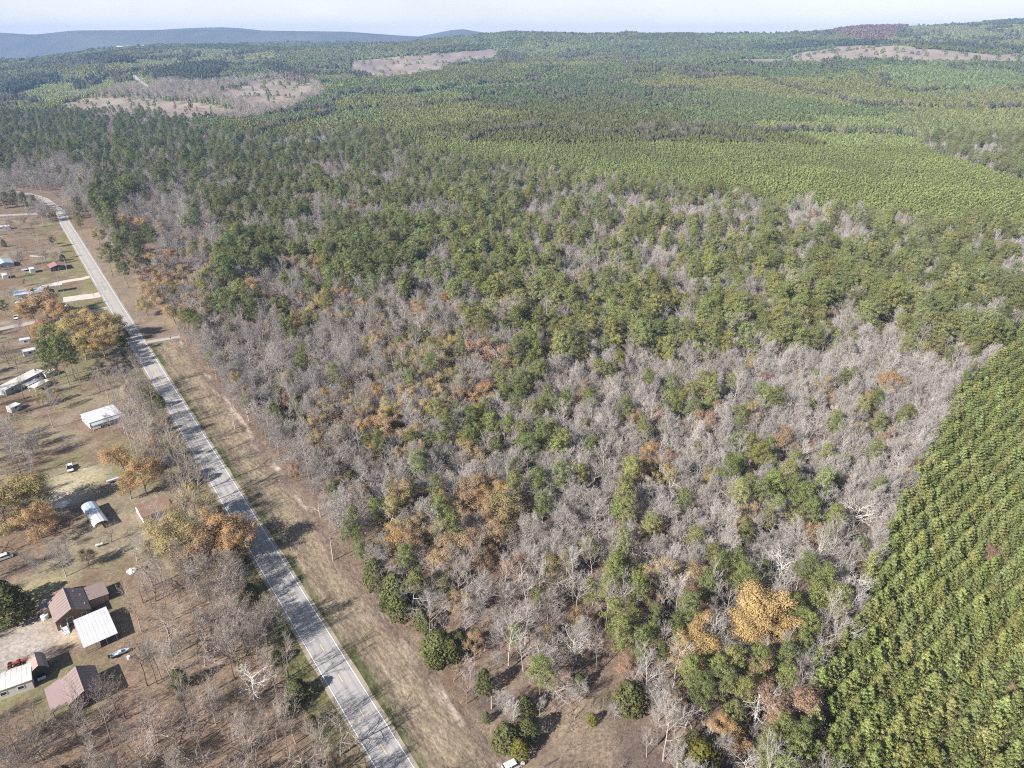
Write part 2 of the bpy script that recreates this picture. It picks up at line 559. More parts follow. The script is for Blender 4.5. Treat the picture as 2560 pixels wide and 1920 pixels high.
# kinds of wood, sampled every 80 photograph pixels and laid on the ground below
WOOD = {
    4: "pppppppppppppppppppppppppppppqqq", 5: "bbbppppppppppppqqqqqqqqqqqqqqqqq", 6: ".bbpbbppppppppppqqqqqqqqqqqqqqqq",
    7: "...p.bbpppppppppqqppqqqqppqqqppp", 8: "...po.oppopppppqpqqpqqqpppppqppp", 9: "....ooopoooobbqppqqqqqppppppppqp",
    10: "....obbbbobboomqqoqqqppqqqbbqqpp", 11: "....bbbbbbbmmoobqpqbbbbbbbbbbbbP", 12: "....pbbmbbmmobmqqpbbbqbbbbbmbbbb",
    13: ".....pqbbmmobbqqqqbbbbbqbbbbbbbb", 14: "......pbbbbmmqqbbqbbbbbqbbqbbbbb", 15: ".......bbqbbmomqbbbqbbbbqqbbbbbb",
    16: "........bbbbmmobbbbbbbqbbqqbbbbb", 17: ".........bmmmmbbbbbqbbbbbbqbbbbb", 18: ".........bbbmbbqbbqqbbbbqbbbbbbb",
    19: "..........sssbsqqmqqmmbqppbbbbbb", 20: "............sssqqmqqmqqqqqqqbbbb", 21: ".............ssbqqmqqppqqqqqbbbb",
    22: "..............ssssbbmqpqqqqqbbbb", 23: "..............sssssbmqqqqqqqbbbb", 24: "..............sssssbmqqqqqqqbbbb",
}
MIX = {  # bare, pine, autumn, cedar or sapling
    'b': (0.91, 0.04, 0.05, 0.0), 'm': (0.73, 0.06, 0.20, 0.01), 'o': (0.50, 0.16, 0.33, 0.01), 'p': (0.24, 0.72, 0.04, 0.0),
    'q': (0.47, 0.46, 0.06, 0.01), 's': (0.72, 0.03, 0.16, 0.07), 'P': (0.1, 0.9, 0, 0), 'w': (0.93, 0.0, 0.025, 0.045),
}
LOW_WOOD = gpoly([(285, 1560), (330, 1480), (430, 1440), (545, 1450), (640, 1600), (800, 1940), (780, 2150), (-300, 2150), (0, 1890), (200, 1830), (300, 1720)])
WEST_STRIP = gpoly([(330, 905), (375, 960), (470, 1140), (560, 1320), (640, 1480), (560, 1460), (500, 1290), (430, 1130), (350, 1000)])

# ------------------------------------------------------------------ ground sheet
def lines(dense0, dense1, step, far0, far1, grow):
    a = list(np.arange(dense0, dense1 + 0.1, step))
    v, s = dense1, step
    while v < far1:
        s *= grow; v += s; a.append(v)
    v, s = dense0, step
    b = []
    while v > far0:
        s *= grow; v -= s; b.append(v)
    return np.array(b[::-1] + a)
gx = np.clip(lines(-440, 240, 3.0, -9000, 9000, 1.026), -9000, 9000)
gy = np.clip(lines(70, 640, 3.0, -600, 9500, 1.0165), -600, 9500)
GX, GY = np.meshgrid(gx, gy)
GZ = terrain(GX, GY)
def lerp(a, b, t):
    t = np.asarray(t)[..., None]
    return np.asarray(a) * (1 - t) + np.asarray(b) * t
def ground_colour(x, y):
    n1, n2, n3 = fbm(x / 14, y / 14, 1), fbm(x / 40, y / 40, 2), fbm(x / 5, y / 5, 3, 3)
    c = lerp((0.145, 0.100, 0.074), (0.20, 0.148, 0.113), n1)                 # leaf litter
    c = lerp(c, (0.115, 0.105, 0.058), np.clip((n2 - 0.55) * 3, 0, 0.6))
    jx, jy = x + (n3 - .5) * 9 + (n1 - .5) * 10, y + (n1 - .5) * 9 + (n3 - .5) * 10
    yard = inpoly(jx, jy, YARD)
    yc = lerp((0.215, 0.178, 0.125), (0.165, 0.150, 0.082), smooth(0.4, 0.6, n2))
    yc = lerp(yc, (0.175, 0.124, 0.09), smooth(0.44, 0.6, n1) * 0.9)
    yc = lerp(yc, (0.27, 0.225, 0.18), smooth(0.6, 0.75, fbm(x / 9, y / 9, 33)) * 0.6)
    c[yard] = yc[yard]
    park = inpoly(jx, jy, PARK)
    c[park] = lerp((0.26, 0.20, 0.12), (0.25, 0.155, 0.09), smooth(0.45, 0.6, n1))[park]
    fld = inpoly(jx, jy, FIELD)
    fc = lerp((0.135, 0.105, 0.088), (0.225, 0.175, 0.125), smooth(0.35, 0.62, n1))
    c[fld] = fc[fld]
    lw = inpoly(x, y, LOW_WOOD)
    c[lw] = lerp((0.175, 0.118, 0.084), (0.23, 0.175, 0.125), n1)[lw]
    # gravel of the farmyard
    for (a, b, r, col, k) in ((60, 1600, 9, (0.34, 0.30, 0.28), .9), (120, 1580, 7, (0.36, 0.31, 0.26), .8), (0, 1650, 12, (0.33, 0.29, 0.26), .9), (196, 1590, 5, (0.46, 0.37, 0.27), .8), (155, 1255, 4, (0.7, 0.66, 0.62), .9),
                              (150, 1240, 9, (0.42, 0.37, 0.29), .8), (60, 1500, 12, (0.3, 0.26, 0.14), .6), (205, 1195, 9, (0.38, 0.33, 0.22), .7)):
        p = px(a, b)
        d = np.hypot(x - p[0], y - p[1]) / r + (n3 - .5) * .9
        c = lerp(c, col, (1 - smooth(0.6, 1.2, d)) * k)
    # roadside strips, blending into the verge sheets
    s, l = road_sl(x, y)
    on = (s < 700)
    r1 = on & (l > 0) & (l < 21 + (n1 - .5) * 6)
    c[r1] = lerp((0.24, 0.19, 0.135), (0.17, 0.132, 0.103), n1)[r1]
    l1 = on & (l < 0) & (l > -11)
    c[l1] = lerp((0.14, 0.135, 0.06), (0.22, 0.18, 0.10), n1)[l1]
    # near plantation floor and everything far
    npn = inpoly(x, y, NEAR_PINES)
    c[npn] = (0.10, 0.085, 0.045)
    u, r, d = proj(np.stack([x, y, terrain(x, y)], 1))
    far = (y > 560) & (r < np.interp(u, PL_X, PL_Y)) & ~yard
    fcol = lerp((0.10, 0.108, 0.05), (0.13, 0.125, 0.065), n2)
    c[far] = fcol[far]
    for i, P in enumerate(CLEARCUTS):
        m = inpoly(x + (n1 - .5) * 60, y + (n2 - .5) * 160, P)
        n4 = fbm(x / 60, y / 120, 8)
        c[m] = lerp((0.225, 0.178, 0.155), (0.285, 0.24, 0.195), smooth(.35, .65, n4))[m]
    m = inpoly(x, y, GREY_BELT) & ~np.logical_or.reduce([inpoly(x, y, P) for P in CLEARCUTS])
    c[m] = lerp((0.20, 0.165, 0.13), (0.25, 0.20, 0.15), n1)[m]
    lp = np.logical_or.reduce([inpoly(x, y, P) for P in LIGHT_PLANTS])
    c[lp] = lerp((0.15, 0.155, 0.07), (0.19, 0.18, 0.09), n1)[lp]
    vfar = y > 5200
    c[vfar] = lerp((0.10, 0.10, 0.06), (0.19, 0.165, 0.12), smooth(.4, .65, fbm(x / 500, y / 900, 12)))[vfar]
    return c
gV = np.stack([GX.ravel(), GY.ravel(), GZ.ravel()], 1)
ny_, nx_ = GX.shape
idx = np.arange(nx_ * ny_).reshape(ny_, nx_)
gF = np.stack([idx[:-1, :-1].ravel(), idx[:-1, 1:].ravel(), idx[1:, 1:].ravel(), idx[1:, :-1].ravel()], 1)
M['ground'] = mat_soil('ground_cover', [(0.16, 0.78, 1.2), (0.9, 0.70, 1.3), (2.6, 0.72, 1.28)])
gme = new_mesh("ground", gV, gF, [M['ground']], None, True)
def set_cover(me, colours):
    at = me.attributes.new("cover", 'FLOAT_COLOR', 'POINT')
    at.data.foreach_set("color", np.concatenate([colours, np.ones((len(colours), 1))], 1).astype(np.float32).ravel())
set_cover(gme, ground_colour(gV[:, 0], gV[:, 1]))
ground = bpy.data.objects.new("ground", gme)
COL.objects.link(ground)
ground["kind"] = "structure"

# roadside verges: mown strips with their own stretched grass
def verge(l0, l1, nl, s0, s1, colour):
    ls, ss = np.linspace(l0, l1, nl), np.arange(s0, s1 + 1, 3.0)
    L, S = np.meshgrid(ls, ss)
    X = EN[0] * (L + ROAD_C) + E2[0] * S
    Y = EN[1] * (L + ROAD_C) + E2[1] * S
    V = np.stack([X.ravel(), Y.ravel(), np.full(X.size, 0.03)], 1)
    a, b = L.shape
    I = np.arange(a * b).reshape(a, b)
    F = np.stack([I[:-1, :-1].ravel(), I[:-1, 1:].ravel(), I[1:, 1:].ravel(), I[1:, :-1].ravel()], 1)
    me = new_mesh("verge", V, F, [M['verge']], None, True)
    set_cover(me, colour(L.ravel(), S.ravel(), X.ravel(), Y.ravel()))
    o = bpy.data.objects.new("verge", me)
    COL.objects.link(o)
    o["kind"] = "structure"
    return o
M['verge'] = mat_soil('mown_verge', [(0.25, 0.75, 1.25), (1.1, 0.55, 1.42), (3.0, 0.6, 1.4)], (ROAD_A, 3.0))
def right_cols(l, s, x, y):
    n1, n2 = fbm(x / 9, y / 9, 21), fbm(s / 26, l / 3.2, 22)
    c = lerp((0.18, 0.145, 0.105), (0.25, 0.203, 0.142), n1)
    green = (1 - smooth(4.2, 8.2, l + (n2 - .5) * 5)) * (0.35 + 0.65 * smooth(.3, .6, n1))
    c = lerp(c, (0.07, 0.08, 0.034), np.clip(green * 1.15, 0, .97))
    c = lerp(c, (0.30, 0.245, 0.175), (1 - smooth(3.7, 4.4, l)) * .8)
    c = lerp(c, (0.15, 0.115, 0.09), np.exp(-((l - 8.8 - (n2 - .5) * 2) / 1.0) ** 2) * .8)
    c = lerp(c, (0.165, 0.125, 0.10), smooth(14.0, 18.5, l + (n1 - .5) * 6))
    sandy = smooth(.60, .72, fbm(s / 16, l / 4, 23)) * np.exp(-((l - 19.5) / 2.2) ** 2)
    c = lerp(c, (0.42, 0.35, 0.28), sandy * .75)
    return c
def left_cols(l, s, x, y):
    n1, n2 = fbm(x / 7, y / 7, 25), fbm(s / 20, l / 3, 26)
    c = lerp((0.085, 0.09, 0.038), (0.16, 0.14, 0.075), n1)
    c = lerp(c, (0.32, 0.25, 0.16), (1 - smooth(3.6, 4.6, -l)) * .8)
    return lerp(c, (0.21, 0.155, 0.11), smooth(.5, .7, n2) * .7)
verge(3.95, 20.6, 24, -110, 395, right_cols)
verge(-10.5, -3.75, 12, -110, 395, left_cols)

# ------------------------------------------------------------------ road with its markings
def strip(line, l0, l1, z):
    """sheet along a polyline between two offsets"""
    line = [np.asarray(p, float) for p in line]
    v, f = [], []
    for i, p in enumerate(line):
        d = line[min(i + 1, len(line) - 1)] - line[max(i - 1, 0)]
        d /= np.linalg.norm(d)
        n = np.array([d[1], -d[0]])
        for l in (l0, l1):
            q = p + n * l
            v.append((q[0], q[1], z))
        if i:
            f.append((2 * i - 2, 2 * i - 1, 2 * i + 1, 2 * i))
    return v, f
def sheet(name, line, l0, l1, z, mat, parent=None, kind=None):
    v, f = strip(line, l0, l1, z)
    o = MB().add(v, f).build(name, mat, parent)
    if kind: o["kind"] = kind
    return o
M['road_cover'] = mat_soil('worn_road', [(0.12, 0.93, 1.07), (0.7, 0.93, 1.07), (5.0, 0.94, 1.06)])
def road_sheet(line, offs, cols, z):
    fine = []
    for i in range(len(line) - 1):
        for t in np.linspace(0, 1, 5)[:-1]:
            fine.append(line[i] * (1 - t) + line[i + 1] * t)
    fine.append(line[-1])
    v, c = [], []
    for i, p in enumerate(fine):
        d = fine[min(i + 1, len(fine) - 1)] - fine[max(i - 1, 0)]
        d = d / np.linalg.norm(d)
        n = np.array([d[1], -d[0]])
        for k, l in enumerate(offs):
            w = (hash2(np.array([i]), np.array([k]), 5)[0] - .5) * .5 if k in (0, len(offs) - 1) else 0
            q = p + n * (l + w)
            v.append((q[0], q[1], z)); c.append(cols[k])
    m = len(offs)
    I = np.arange(len(v)).reshape(-1, m)
    F = np.stack([I[:-1, :-1].ravel(), I[:-1, 1:].ravel(), I[1:, 1:].ravel(), I[1:, :-1].ravel()], 1)
    me = new_mesh("road", v, F, [M['road_cover']])
    set_cover(me, np.array(c))
    o = bpy.data.objects.new("road", me)
    COL.objects.link(o)
    o["kind"] = "structure"
    return o
ga, ta, ma = (0.30, 0.25, 0.19), (0.335, 0.318, 0.31), (0.275, 0.262, 0.26)
road = road_sheet(ROAD_LINE, [-4.5, -3.95, -3.6, -2.7, -2.2, -1.7, -1.2, -.7, -.25, .25, .7, 1.2, 1.7, 2.2, 2.7, 3.6, 3.95, 4.5],
                  [ga, ga, ma, ta, ma, ta, ta, ta, ma, ma, ta, ta, ta, ma, ta, ma, ga, ga], 0.07)
def sline(s0, s1):
    return [EN * ROAD_C + E2 * s for s in np.linspace(s0, s1, 12)]
BEND = ROAD_LINE[43:]
sheet("edge_line", sline(-120, 500), -3.52, -3.36, 0.082, M['white_paint'], road)
sheet("edge_line", sline(522, 741) + BEND[1:3], -3.52, -3.36, 0.082, M['white_paint'], road)
sheet("edge_line", ROAD_LINE, 3.36, 3.52, 0.082, M['white_paint'], road)
dash_me = None
for k in range(44):
    s = -28.3 + k * 12.2
    if s > 345: break
    if dash_me is None:
        v, f = strip([np.array((0, -1.55)), np.array((0, 1.55))], -0.075, 0.075, 0)
        dash = MB().add(v, f).build("centre_dash", M['yellow_paint'], road)
    else:
        dash = dash_me.copy()
        COL.objects.link(dash)
    dash_me = dash
    p = EN * ROAD_C + E2 * s
    dash.location = (p[0], p[1], 0.083)
    dash.rotation_euler = (0, 0, ROAD_A - math.pi / 2)
sheet("centre_line", sline(255, 508), 0.16, 0.28, 0.082, M['yellow_paint'], road)
sheet("centre_line", sline(345, 508), -0.28, -0.16, 0.082, M['yellow_paint'], road)
for a, b in ((-0.28, -0.16), (0.16, 0.28)):
    sheet("centre_line", sline(530, 741) + BEND[1:], a, b, 0.082, M['yellow_paint'], road)

def pxline(pts):
    P = [px(*p) for p in pts]
    out = []
    for i in range(len(P) - 1):
        for t in np.linspace(0, 1, 6)[:-1]:
            out.append(P[i] * (1 - t) + P[i + 1] * t)
    return out + [P[-1]]
sheet("side_road", pxline([(150, 531), (120, 533), (60, 536), (0, 539), (-150, 546)]), -4, 4, 0.05, M['side_asphalt'], None, "structure")
sheet("side_road", pxline([(276, 768), (240, 776), (180, 790), (85, 806), (0, 823), (-120, 850)]), -3, 3, 0.05, M['side_asphalt'], None, "structure")
sheet("driveway", pxline([(232, 690), (205, 697), (165, 703), (110, 716)]), -3, 3, 0.045, M['concrete'], None, "structure")
sheet("driveway", pxline([(255, 733), (235, 738), (200, 742), (158, 748)]), -7, 4, 0.04, M['concrete'], None, "structure")
sheet("driveway", pxline([(352, 858), (400, 850), (450, 842)]), -2, 2, 0.045, M['side_asphalt'], None, "structure")
sheet("driveway", pxline([(277, 723), (318, 720), (360, 722)]), -2, 2, 0.045, M['dirt'], None, "structure")
sheet("dirt_trail", pxline([(1250, 1990), (1324, 1915), (1397, 1865), (1444, 1789), (1492, 1735), (1536, 1707), (1570, 1690)]), -0.4, 0.25, 0.02, M['dirt'], None, "structure")

# ------------------------------------------------------------------ far blue ridges
def ridge(name, dist, depth, prof, base, seed):
    xs = np.array([p[0] for p in prof], float)
    hs = np.array([p[1] for p in prof], float)
    X = np.linspace(xs[0], xs[-1], 260)
    rows = np.interp(X, xs, hs)
    k = np.hanning(9); k /= k.sum()
    rows = np.convolve(np.pad(rows, 4, 'edge'), k, 'valid')
    v = (rows - 960) / FPX
    top = CAM_H - dist * (SP + v * CP) / (CP - v * SP)
    a = (X - 1280) / (FPX * 1.11)
    J = 16
    V = []
    for j in range(J + 1):
        t = j / J
        yy = dist + (t - 0.5) * depth
        k = math.sin(math.pi * t) ** 1.2
        n = (fbm(a * dist / 700 + seed, np.full(len(a), t * 5.0), seed) - 0.5)
        z = base + (top - base) * k * (1 + n * 0.5 * (1 - k))
        V.append(np.stack([a * yy, np.full(len(a), yy) + n * depth * 0.15 * (1 - k), z], 1))
    V = np.concatenate(V)
    I = np.arange(len(V)).reshape(J + 1, 260)
    F = np.stack([I[:-1, :-1].ravel(), I[:-1, 1:].ravel(), I[1:, 1:].ravel(), I[1:, :-1].ravel()], 1)
    o = bpy.data.objects.new(name, new_mesh(name, V, F, [M['ridge']], None, True))
    COL.objects.link(o)
    o["kind"] = "structure"
M['ridge'] = mat_plain('far_forest_slope', (0.085, 0.09, 0.055), 1, 0, 0.3, 0.004, 0)
ridge("mountain_ridge", 7900, 1500, [(-900, 86), (-500, 80), (-200, 85), (0, 81), (90, 87), (190, 76), (350, 75.5), (420, 74), (560, 74.5), (700, 77), (870, 79), (960, 86), (1040, 91), (1200, 100), (1350, 112)], -20, 3)
ridge("mountain_ridge", 8500, 900, [(980, 112), (1040, 92), (1090, 83), (1130, 75), (1160, 73), (1195, 79), (1235, 85), (1280, 90), (1400, 104), (1500, 116)], -20, 7)
ridge("mountain_ridge", 9000, 700, [(330, 96), (400, 75), (440, 72), (500, 69.5), (560, 68), (600, 70), (650, 75), (760, 90)], -20, 11)

# ------------------------------------------------------------------ plant meshes
def unit(v):
    v = np.asarray(v, float)
    return v / (np.linalg.norm(v, axis=-1, keepdims=True) + 1e-9)

def puff_tris(centers, radii, counts, size, outward, rng, up=0.5, ball=True):
    """leaf sprays: little triangles in clumps, facing out of the clump"""
    C, R, O = [], [], []
    for c, r, n, o in zip(centers, radii, counts, outward):
        C.append(np.repeat([c], n, 0)); R.append(np.full(n, r)); O.append(np.repeat([o], n, 0))
    C, R, O = np.concatenate(C), np.concatenate(R), np.concatenate(O)
    d = unit(rng.normal(size=C.shape))
    rad = R * (0.45 + 0.55 * rng.random(len(R)))
    p = C + d * rad[:, None] * np.array([1, 1, 0.75])
    nrm = unit(d * 1.0 + O * 0.5 + np.array([0, 0, up]) + rng.normal(size=C.shape) * 0.3)
    a = unit(np.cross(nrm, rng.normal(size=C.shape)))
    b = np.cross(nrm, a)
    s = size * (0.7 + 0.6 * rng.random(len(R)))[:, None]
    V = np.stack([p + a * s, p - a * s * 0.6 + b * s * 0.8, p - a * s * 0.6 - b * s * 0.8], 1).reshape(-1, 3)
    F = np.arange(len(V)).reshape(-1, 3)
    return V, F

class Grow:
    """limbs as tapering tubes; fine twigs as thin blades"""
    def __init__(self, rng):
        self.rng, self.v, self.f, self.n = rng, [], [], 0
        self.tips = []
    def tube(self, pts, rad, sides):
        v, f = tube(pts, rad, sides, False)
        self.v += v
        self.f += [tuple(i + self.n for i in q) for q in f]
        self.n += len(v)
    def blade(self, p, q, w):
        d = q - p
        a = np.cross(d, self.rng.normal(size=3))
        a = a / (np.linalg.norm(a) + 1e-9) * w
        self.v += [p - a, p + a, q]
        self.f.append((self.n, self.n + 1, self.n + 2))
        self.n += 3
    def limb(self, p, d, L, r, lvl, maxl, trop=0.12, wander=0.16, kids=(9, 6, 5, 4), ang=(50, 45, 42, 40), start=(0.35, 0.25, 0.2, 0.1), decay=(0.5, 0.5, 0.48, 0.6), twig=0.014):
        rng = self.rng
        segs = (7, 4, 3, 2, 1)[lvl]
        pts, dirs = [np.array(p, float)], [unit(np.array(d, float))]
        for i in range(segs):
            nd = unit(dirs[-1] + rng.normal(size=3) * wander * (0.45 if lvl == 0 else 1) + np.array([0, 0, trop * (1 if lvl else 0.5)]))
            dirs.append(nd)
            pts.append(pts[-1] + nd * L / segs)
        taper = 0.25 if lvl else 0.22
        rad = [r * (1 - (1 - taper) * i / segs) for i in range(segs + 1)]
        if lvl <= 2:
            self.tube(pts, rad, (6, 4, 3)[lvl])
        elif lvl == 3 and maxl >= 4:
            self.tube(pts, rad, 3)
        else:
            for i in range(segs):
                self.blade(pts[i], pts[i + 1], max(r, twig))
        if lvl >= 2:
            self.tips.append((pts[-1], dirs[-1], lvl))
            self.tips.append((pts[len(pts) // 2], dirs[-1], lvl))
        if lvl >= maxl:
            return
        nk = kids[lvl]
        for k in range(nk):
            t = start[lvl] + (1 - start[lvl]) * (k + rng.random() * 0.8) / nk
            t = min(t, 0.99)
            i = min(int(t * segs), segs - 1)
            q = pts[i] + (pts[i + 1] - pts[i]) * (t * segs - i)
            ax = dirs[i + 1]
            phi = k * 2.4 + rng.random() * 1.0
            s = unit(np.cross(ax, (0.3, 0.2, 1.0) if abs(ax[2]) < 0.9 else (1.0, 0.1, 0)))
            tt = np.cross(ax, s)
            an = math.radians(ang[lvl] * (0.75 + 0.5 * rng.random()) * (1.25 - 0.5 * t))
            nd = ax * math.cos(an) + (s * math.cos(phi) + tt * math.sin(phi)) * math.sin(an)
            cl = L * decay[lvl] * (1.15 - 0.55 * t) * (0.75 + 0.5 * rng.random())
            cr = max(rad[i] * (0.62 if lvl == 0 else 0.64), (0.058, 0.034, 0.017, 0.01)[lvl])
            self.limb(q, nd, cl, cr, lvl + 1, maxl, trop, wander, kids, ang, start, decay, twig)

def np_faces(V, F):
    return np.asarray(V, float), F

def bare_tree(seed, h, style):
    rng = np.random.default_rng(seed)
    g = Grow(rng)
    if style == 'tall':       # forest tree, narrow vase
        g.limb((0, 0, -0.3), (0, 0, 1), h * 0.82, h * 0.0105, 0, 4, 0.16, 0.13, (10, 6, 5, 4), (42, 42, 40, 38), (0.42, 0.25, 0.2, 0.1), (0.42, 0.50, 0.48, 0.66))
    elif style == 'spread':   # old oak, crooked wide limbs
        g.limb((0, 0, -0.3), (0, 0, 1), h * 0.62, h * 0.017, 0, 4, 0.07, 0.24, (9, 7, 5, 4), (62, 48, 44, 40), (0.30, 0.2, 0.2, 0.1), (0.72, 0.5, 0.48, 0.65))
    elif style == 'dense':    # roadside tree thick with twigs
        g.limb((0, 0, -0.3), (0, 0, 1), h * 0.72, h * 0.013, 0, 4, 0.14, 0.14, (13, 8, 6, 6), (48, 44, 42, 42), (0.22, 0.2, 0.15, 0.1), (0.52, 0.52, 0.5, 0.75), 0.026)
    else:                     # round bushy crown of fine twigs
        g.limb((0, 0, -0.3), (0, 0, 1), h * 0.7, h * 0.012, 0, 4, 0.14, 0.14, (13, 8, 7, 6), (50, 44, 42, 40), (0.28, 0.2, 0.15, 0.1), (0.55, 0.52, 0.5, 0.68))
    V, F = np.array(g.v), g.f
    return V, F

def split_trunk(V, F, ntrunk_verts):
    """first tube is the trunk; the rest is the crown"""
    ft = [f for f in F if max(f) < ntrunk_verts]
    fc = [tuple(i - ntrunk_verts for i in f) for f in F if min(f) >= ntrunk_verts]
    return (V[:ntrunk_verts], ft), (V[ntrunk_verts:], fc)

def autumn_tree(seed, h, wide=1.0, leaves=2300):
    rng = np.random.default_rng(seed)
    g = Grow(rng)
    g.limb((0, 0, -0.3), (0, 0, 1), h * 0.72, h * 0.014, 0, 3, 0.12, 0.15, (10, 6, 4, 0), (52 * wide, 46, 42, 40), (0.25, 0.25, 0.2, 0.1), (0.52 * wide, 0.5, 0.46, 0.6), 0.018)
    V, F = np.array(g.v), g.f
    tips = [t for t in g.tips]
    rng.shuffle(tips)
    n = min(len(tips), 420)
    cen = [t[0] for t in tips[:n]]
    ctr = np.array([0, 0, h * 0.45])
    outw = [unit(c - ctr) for c in cen]
    per = max(3, leaves // n)
    LV, LF = puff_tris(cen, [h * 0.075 * (0.6 + 0.8 * rng.random()) for _ in cen], [int(per * (0.5 + rng.random())) + 1 for _ in cen], h * 0.0085, outw, rng, 0.4)
    return V, F, LV, LF, 7 * 6 + 6

def pine_tree(seed, h, R, base=0.42, nb=34, npuff=3, per=44, size=0.205, irregular=0.30):
    rng = np.random.default_rng(seed)
    g = Grow(rng)
    lean = rng.normal(size=2) * 0.012
    pts = [np.array([lean[0] * z * 1.0, lean[1] * z, z]) for z in np.linspace(-0.3, h * 0.97, 8)]
    g.tube(pts, [h * 0.0105 * (1 - 0.85 * i / 7) for i in range(8)], 6)
    nt = g.n
    cen, rad, cnt, outw = [], [], [], []
    for k in range(nb):
        t = (k + rng.random()) / nb
        z = h * (base + (1 - base) * t)
        prof = math.sqrt(max(0.02, 1 - ((t - 0.30) / 0.72) ** 2)) if t > 0.3 else 0.75 + 0.25 * t / 0.3
        L = R * prof * (1 - irregular + 2 * irregular * rng.random())
        phi = k * 2.399 + rng.normal() * 0.3
        up = 0.15 + 0.55 * t
        d = unit(np.array([math.cos(phi), math.sin(phi), up]))
        p0 = np.array([lean[0] * z, lean[1] * z, z])
        p1 = p0 + d * L
        g.tube([p0, (p0 + p1) / 2 - np.array([0, 0, 0.12 * L * 0.4]), p1], [0.07, 0.045, 0.02], 3)
        for q in range(npuff):
            f = 0.42 + 0.58 * (q + rng.random() * .6) / npuff
            c = p0 + (p1 - p0) * f + rng.normal(size=3) * 0.16 * R * np.array([1, 1, .5])
            cen.append(c); rad.append(R * (0.20 + 0.10 * rng.random())); cnt.append(int(per * (0.7 + 0.6 * rng.random())))
            outw.append(unit(np.array([math.cos(phi), math.sin(phi), 0.5])))
    cen.append(np.array([lean[0] * h, lean[1] * h, h])); rad.append(R * 0.2); cnt.append(per); outw.append(np.array([0, 0, 1.0]))
    LV, LF = puff_tris(cen, rad, cnt, size, outw, rng, 0.55)
    return np.array(g.v), g.f, LV, LF, nt

def young_pine(seed, h, R, whorls, arms, npuff, per, size):
    rng = np.random.default_rng(seed)
    g = Grow(rng)
    g.tube([np.array([0, 0, z]) for z in (-0.3, h * 0.5, h * 0.97)], [0.13, 0.09, 0.03], 5)
    nt = g.n
    cen, rad, cnt, outw = [], [], [], []
    for w in range(whorls):
        t = (w + 0.3) / whorls
        z = h * (0.16 + 0.82 * t)
        L0 = R * (1 - t) ** 0.65 * (1.0 if t > 0.12 else 0.8)
        for a in range(arms):
            phi = a * 2 * math.pi / arms + w * 1.1 + rng.normal() * 0.25
            L = L0 * (0.7 + 0.5 * rng.random())
            d = np.array([math.cos(phi), math.sin(phi), 0.35 + 0.5 * t])
            for q in range(npuff):
                f = (q + 0.75 + rng.random() * .3) / npuff
                cen.append(np.array([0, 0, z]) + d * L * f)
                rad.append(max(0.26, R * 0.30 * (1 - 0.5 * t))); cnt.append(per); outw.append(unit(np.array([math.cos(phi), math.sin(phi), 0.35])))
    for z in (0.95, 1.0):
        cen.append(np.array([0, 0, h * z])); rad.append(0.28); cnt.append(max(3, per)); outw.append(np.array([0, 0, 1.0]))
    LV, LF = puff_tris(cen, rad, cnt, size, outw, rng, 0.45)
    return np.array(g.v), g.f, LV, LF, nt

def cedar_tree(seed, h, R, n=150, per=11):
    rng = np.random.default_rng(seed)
    g = Grow(rng)
    g.tube([np.array([0, 0, z]) for z in (-0.3, h * 0.45, h * 0.9)], [0.16, 0.10, 0.03], 5)
    nt = g.n
    cen, rad, cnt, outw = [], [], [], []
    for k in range(n):
        t = ((k + rng.random()) / n) ** 0.85
        phi = k * 2.399
        r = R * (0.55 + 0.45 * math.sin(math.pi * min(1, t * 1.25 + 0.12)) if t < 0.7 else (1 - t) / 0.3 * 0.78 + 0.06) * (0.75 + 0.35 * rng.random())
        o = np.array([math.cos(phi), math.sin(phi), 0.4])
        cen.append(np.array([r * o[0], r * o[1], h * (0.05 + 0.93 * t)])); rad.append(R * 0.24); cnt.append(per); outw.append(unit(o))
    LV, LF = puff_tris(cen, rad, cnt, R * 0.085 + 0.03, outw, rng, 0.55)
    return np.array(g.v), g.f, LV, LF, nt

def bush(seed, h):
    rng = np.random.default_rng(seed)
    g = Grow(rng)
    for k in range(11):
        p = np.array([*(rng.normal(size=2) * 0.5), -0.1])
        d = unit(np.array([*(rng.normal(size=2) * 0.5), 1.0]))
        q = p + d * h * (0.5 + 0.5 * rng.random())
        g.blade(p, q, 0.035)
        for _ in range(7):
            s = p + (q - p) * (0.3 + 0.7 * rng.random())
            e = s + unit(d + rng.normal(size=3) * 0.6) * h * 0.35 * rng.random()
            g.blade(s, e, 0.03)
    return np.array(g.v), g.f

def clump(seed, n, conical):
    """far treetops: one tree of unit width and height"""
    rng = np.random.default_rng(seed)
    t = rng.random(n) ** 0.8
    phi = rng.random(n) * 6.283
    r = (0.5 * (1 - t) ** 0.6 if conical else 0.5 * np.sqrt(np.clip(1 - (t * 1.25 - 0.25) ** 2, 0.03, 1))) * (0.75 + 0.35 * rng.random(n))
    p = np.stack([r * np.cos(phi), r * np.sin(phi), 0.12 + 0.88 * t], 1)
    nrm = unit(np.stack([np.cos(phi), np.sin(phi), 0.25 + 0.9 * t], 1) + rng.normal(size=(n, 3)) * 0.35)
    a = unit(np.cross(nrm, rng.normal(size=(n, 3))))
    b = np.cross(nrm, a)
    s = 0.17 * (0.7 + 0.6 * rng.random(n))[:, None]
    V = np.stack([p + a * s, p - a * s * 0.6 + b * s * 0.8, p - a * s * 0.6 - b * s * 0.8], 1).reshape(-1, 3)
    return V, np.arange(len(V)).reshape(-1, 3)

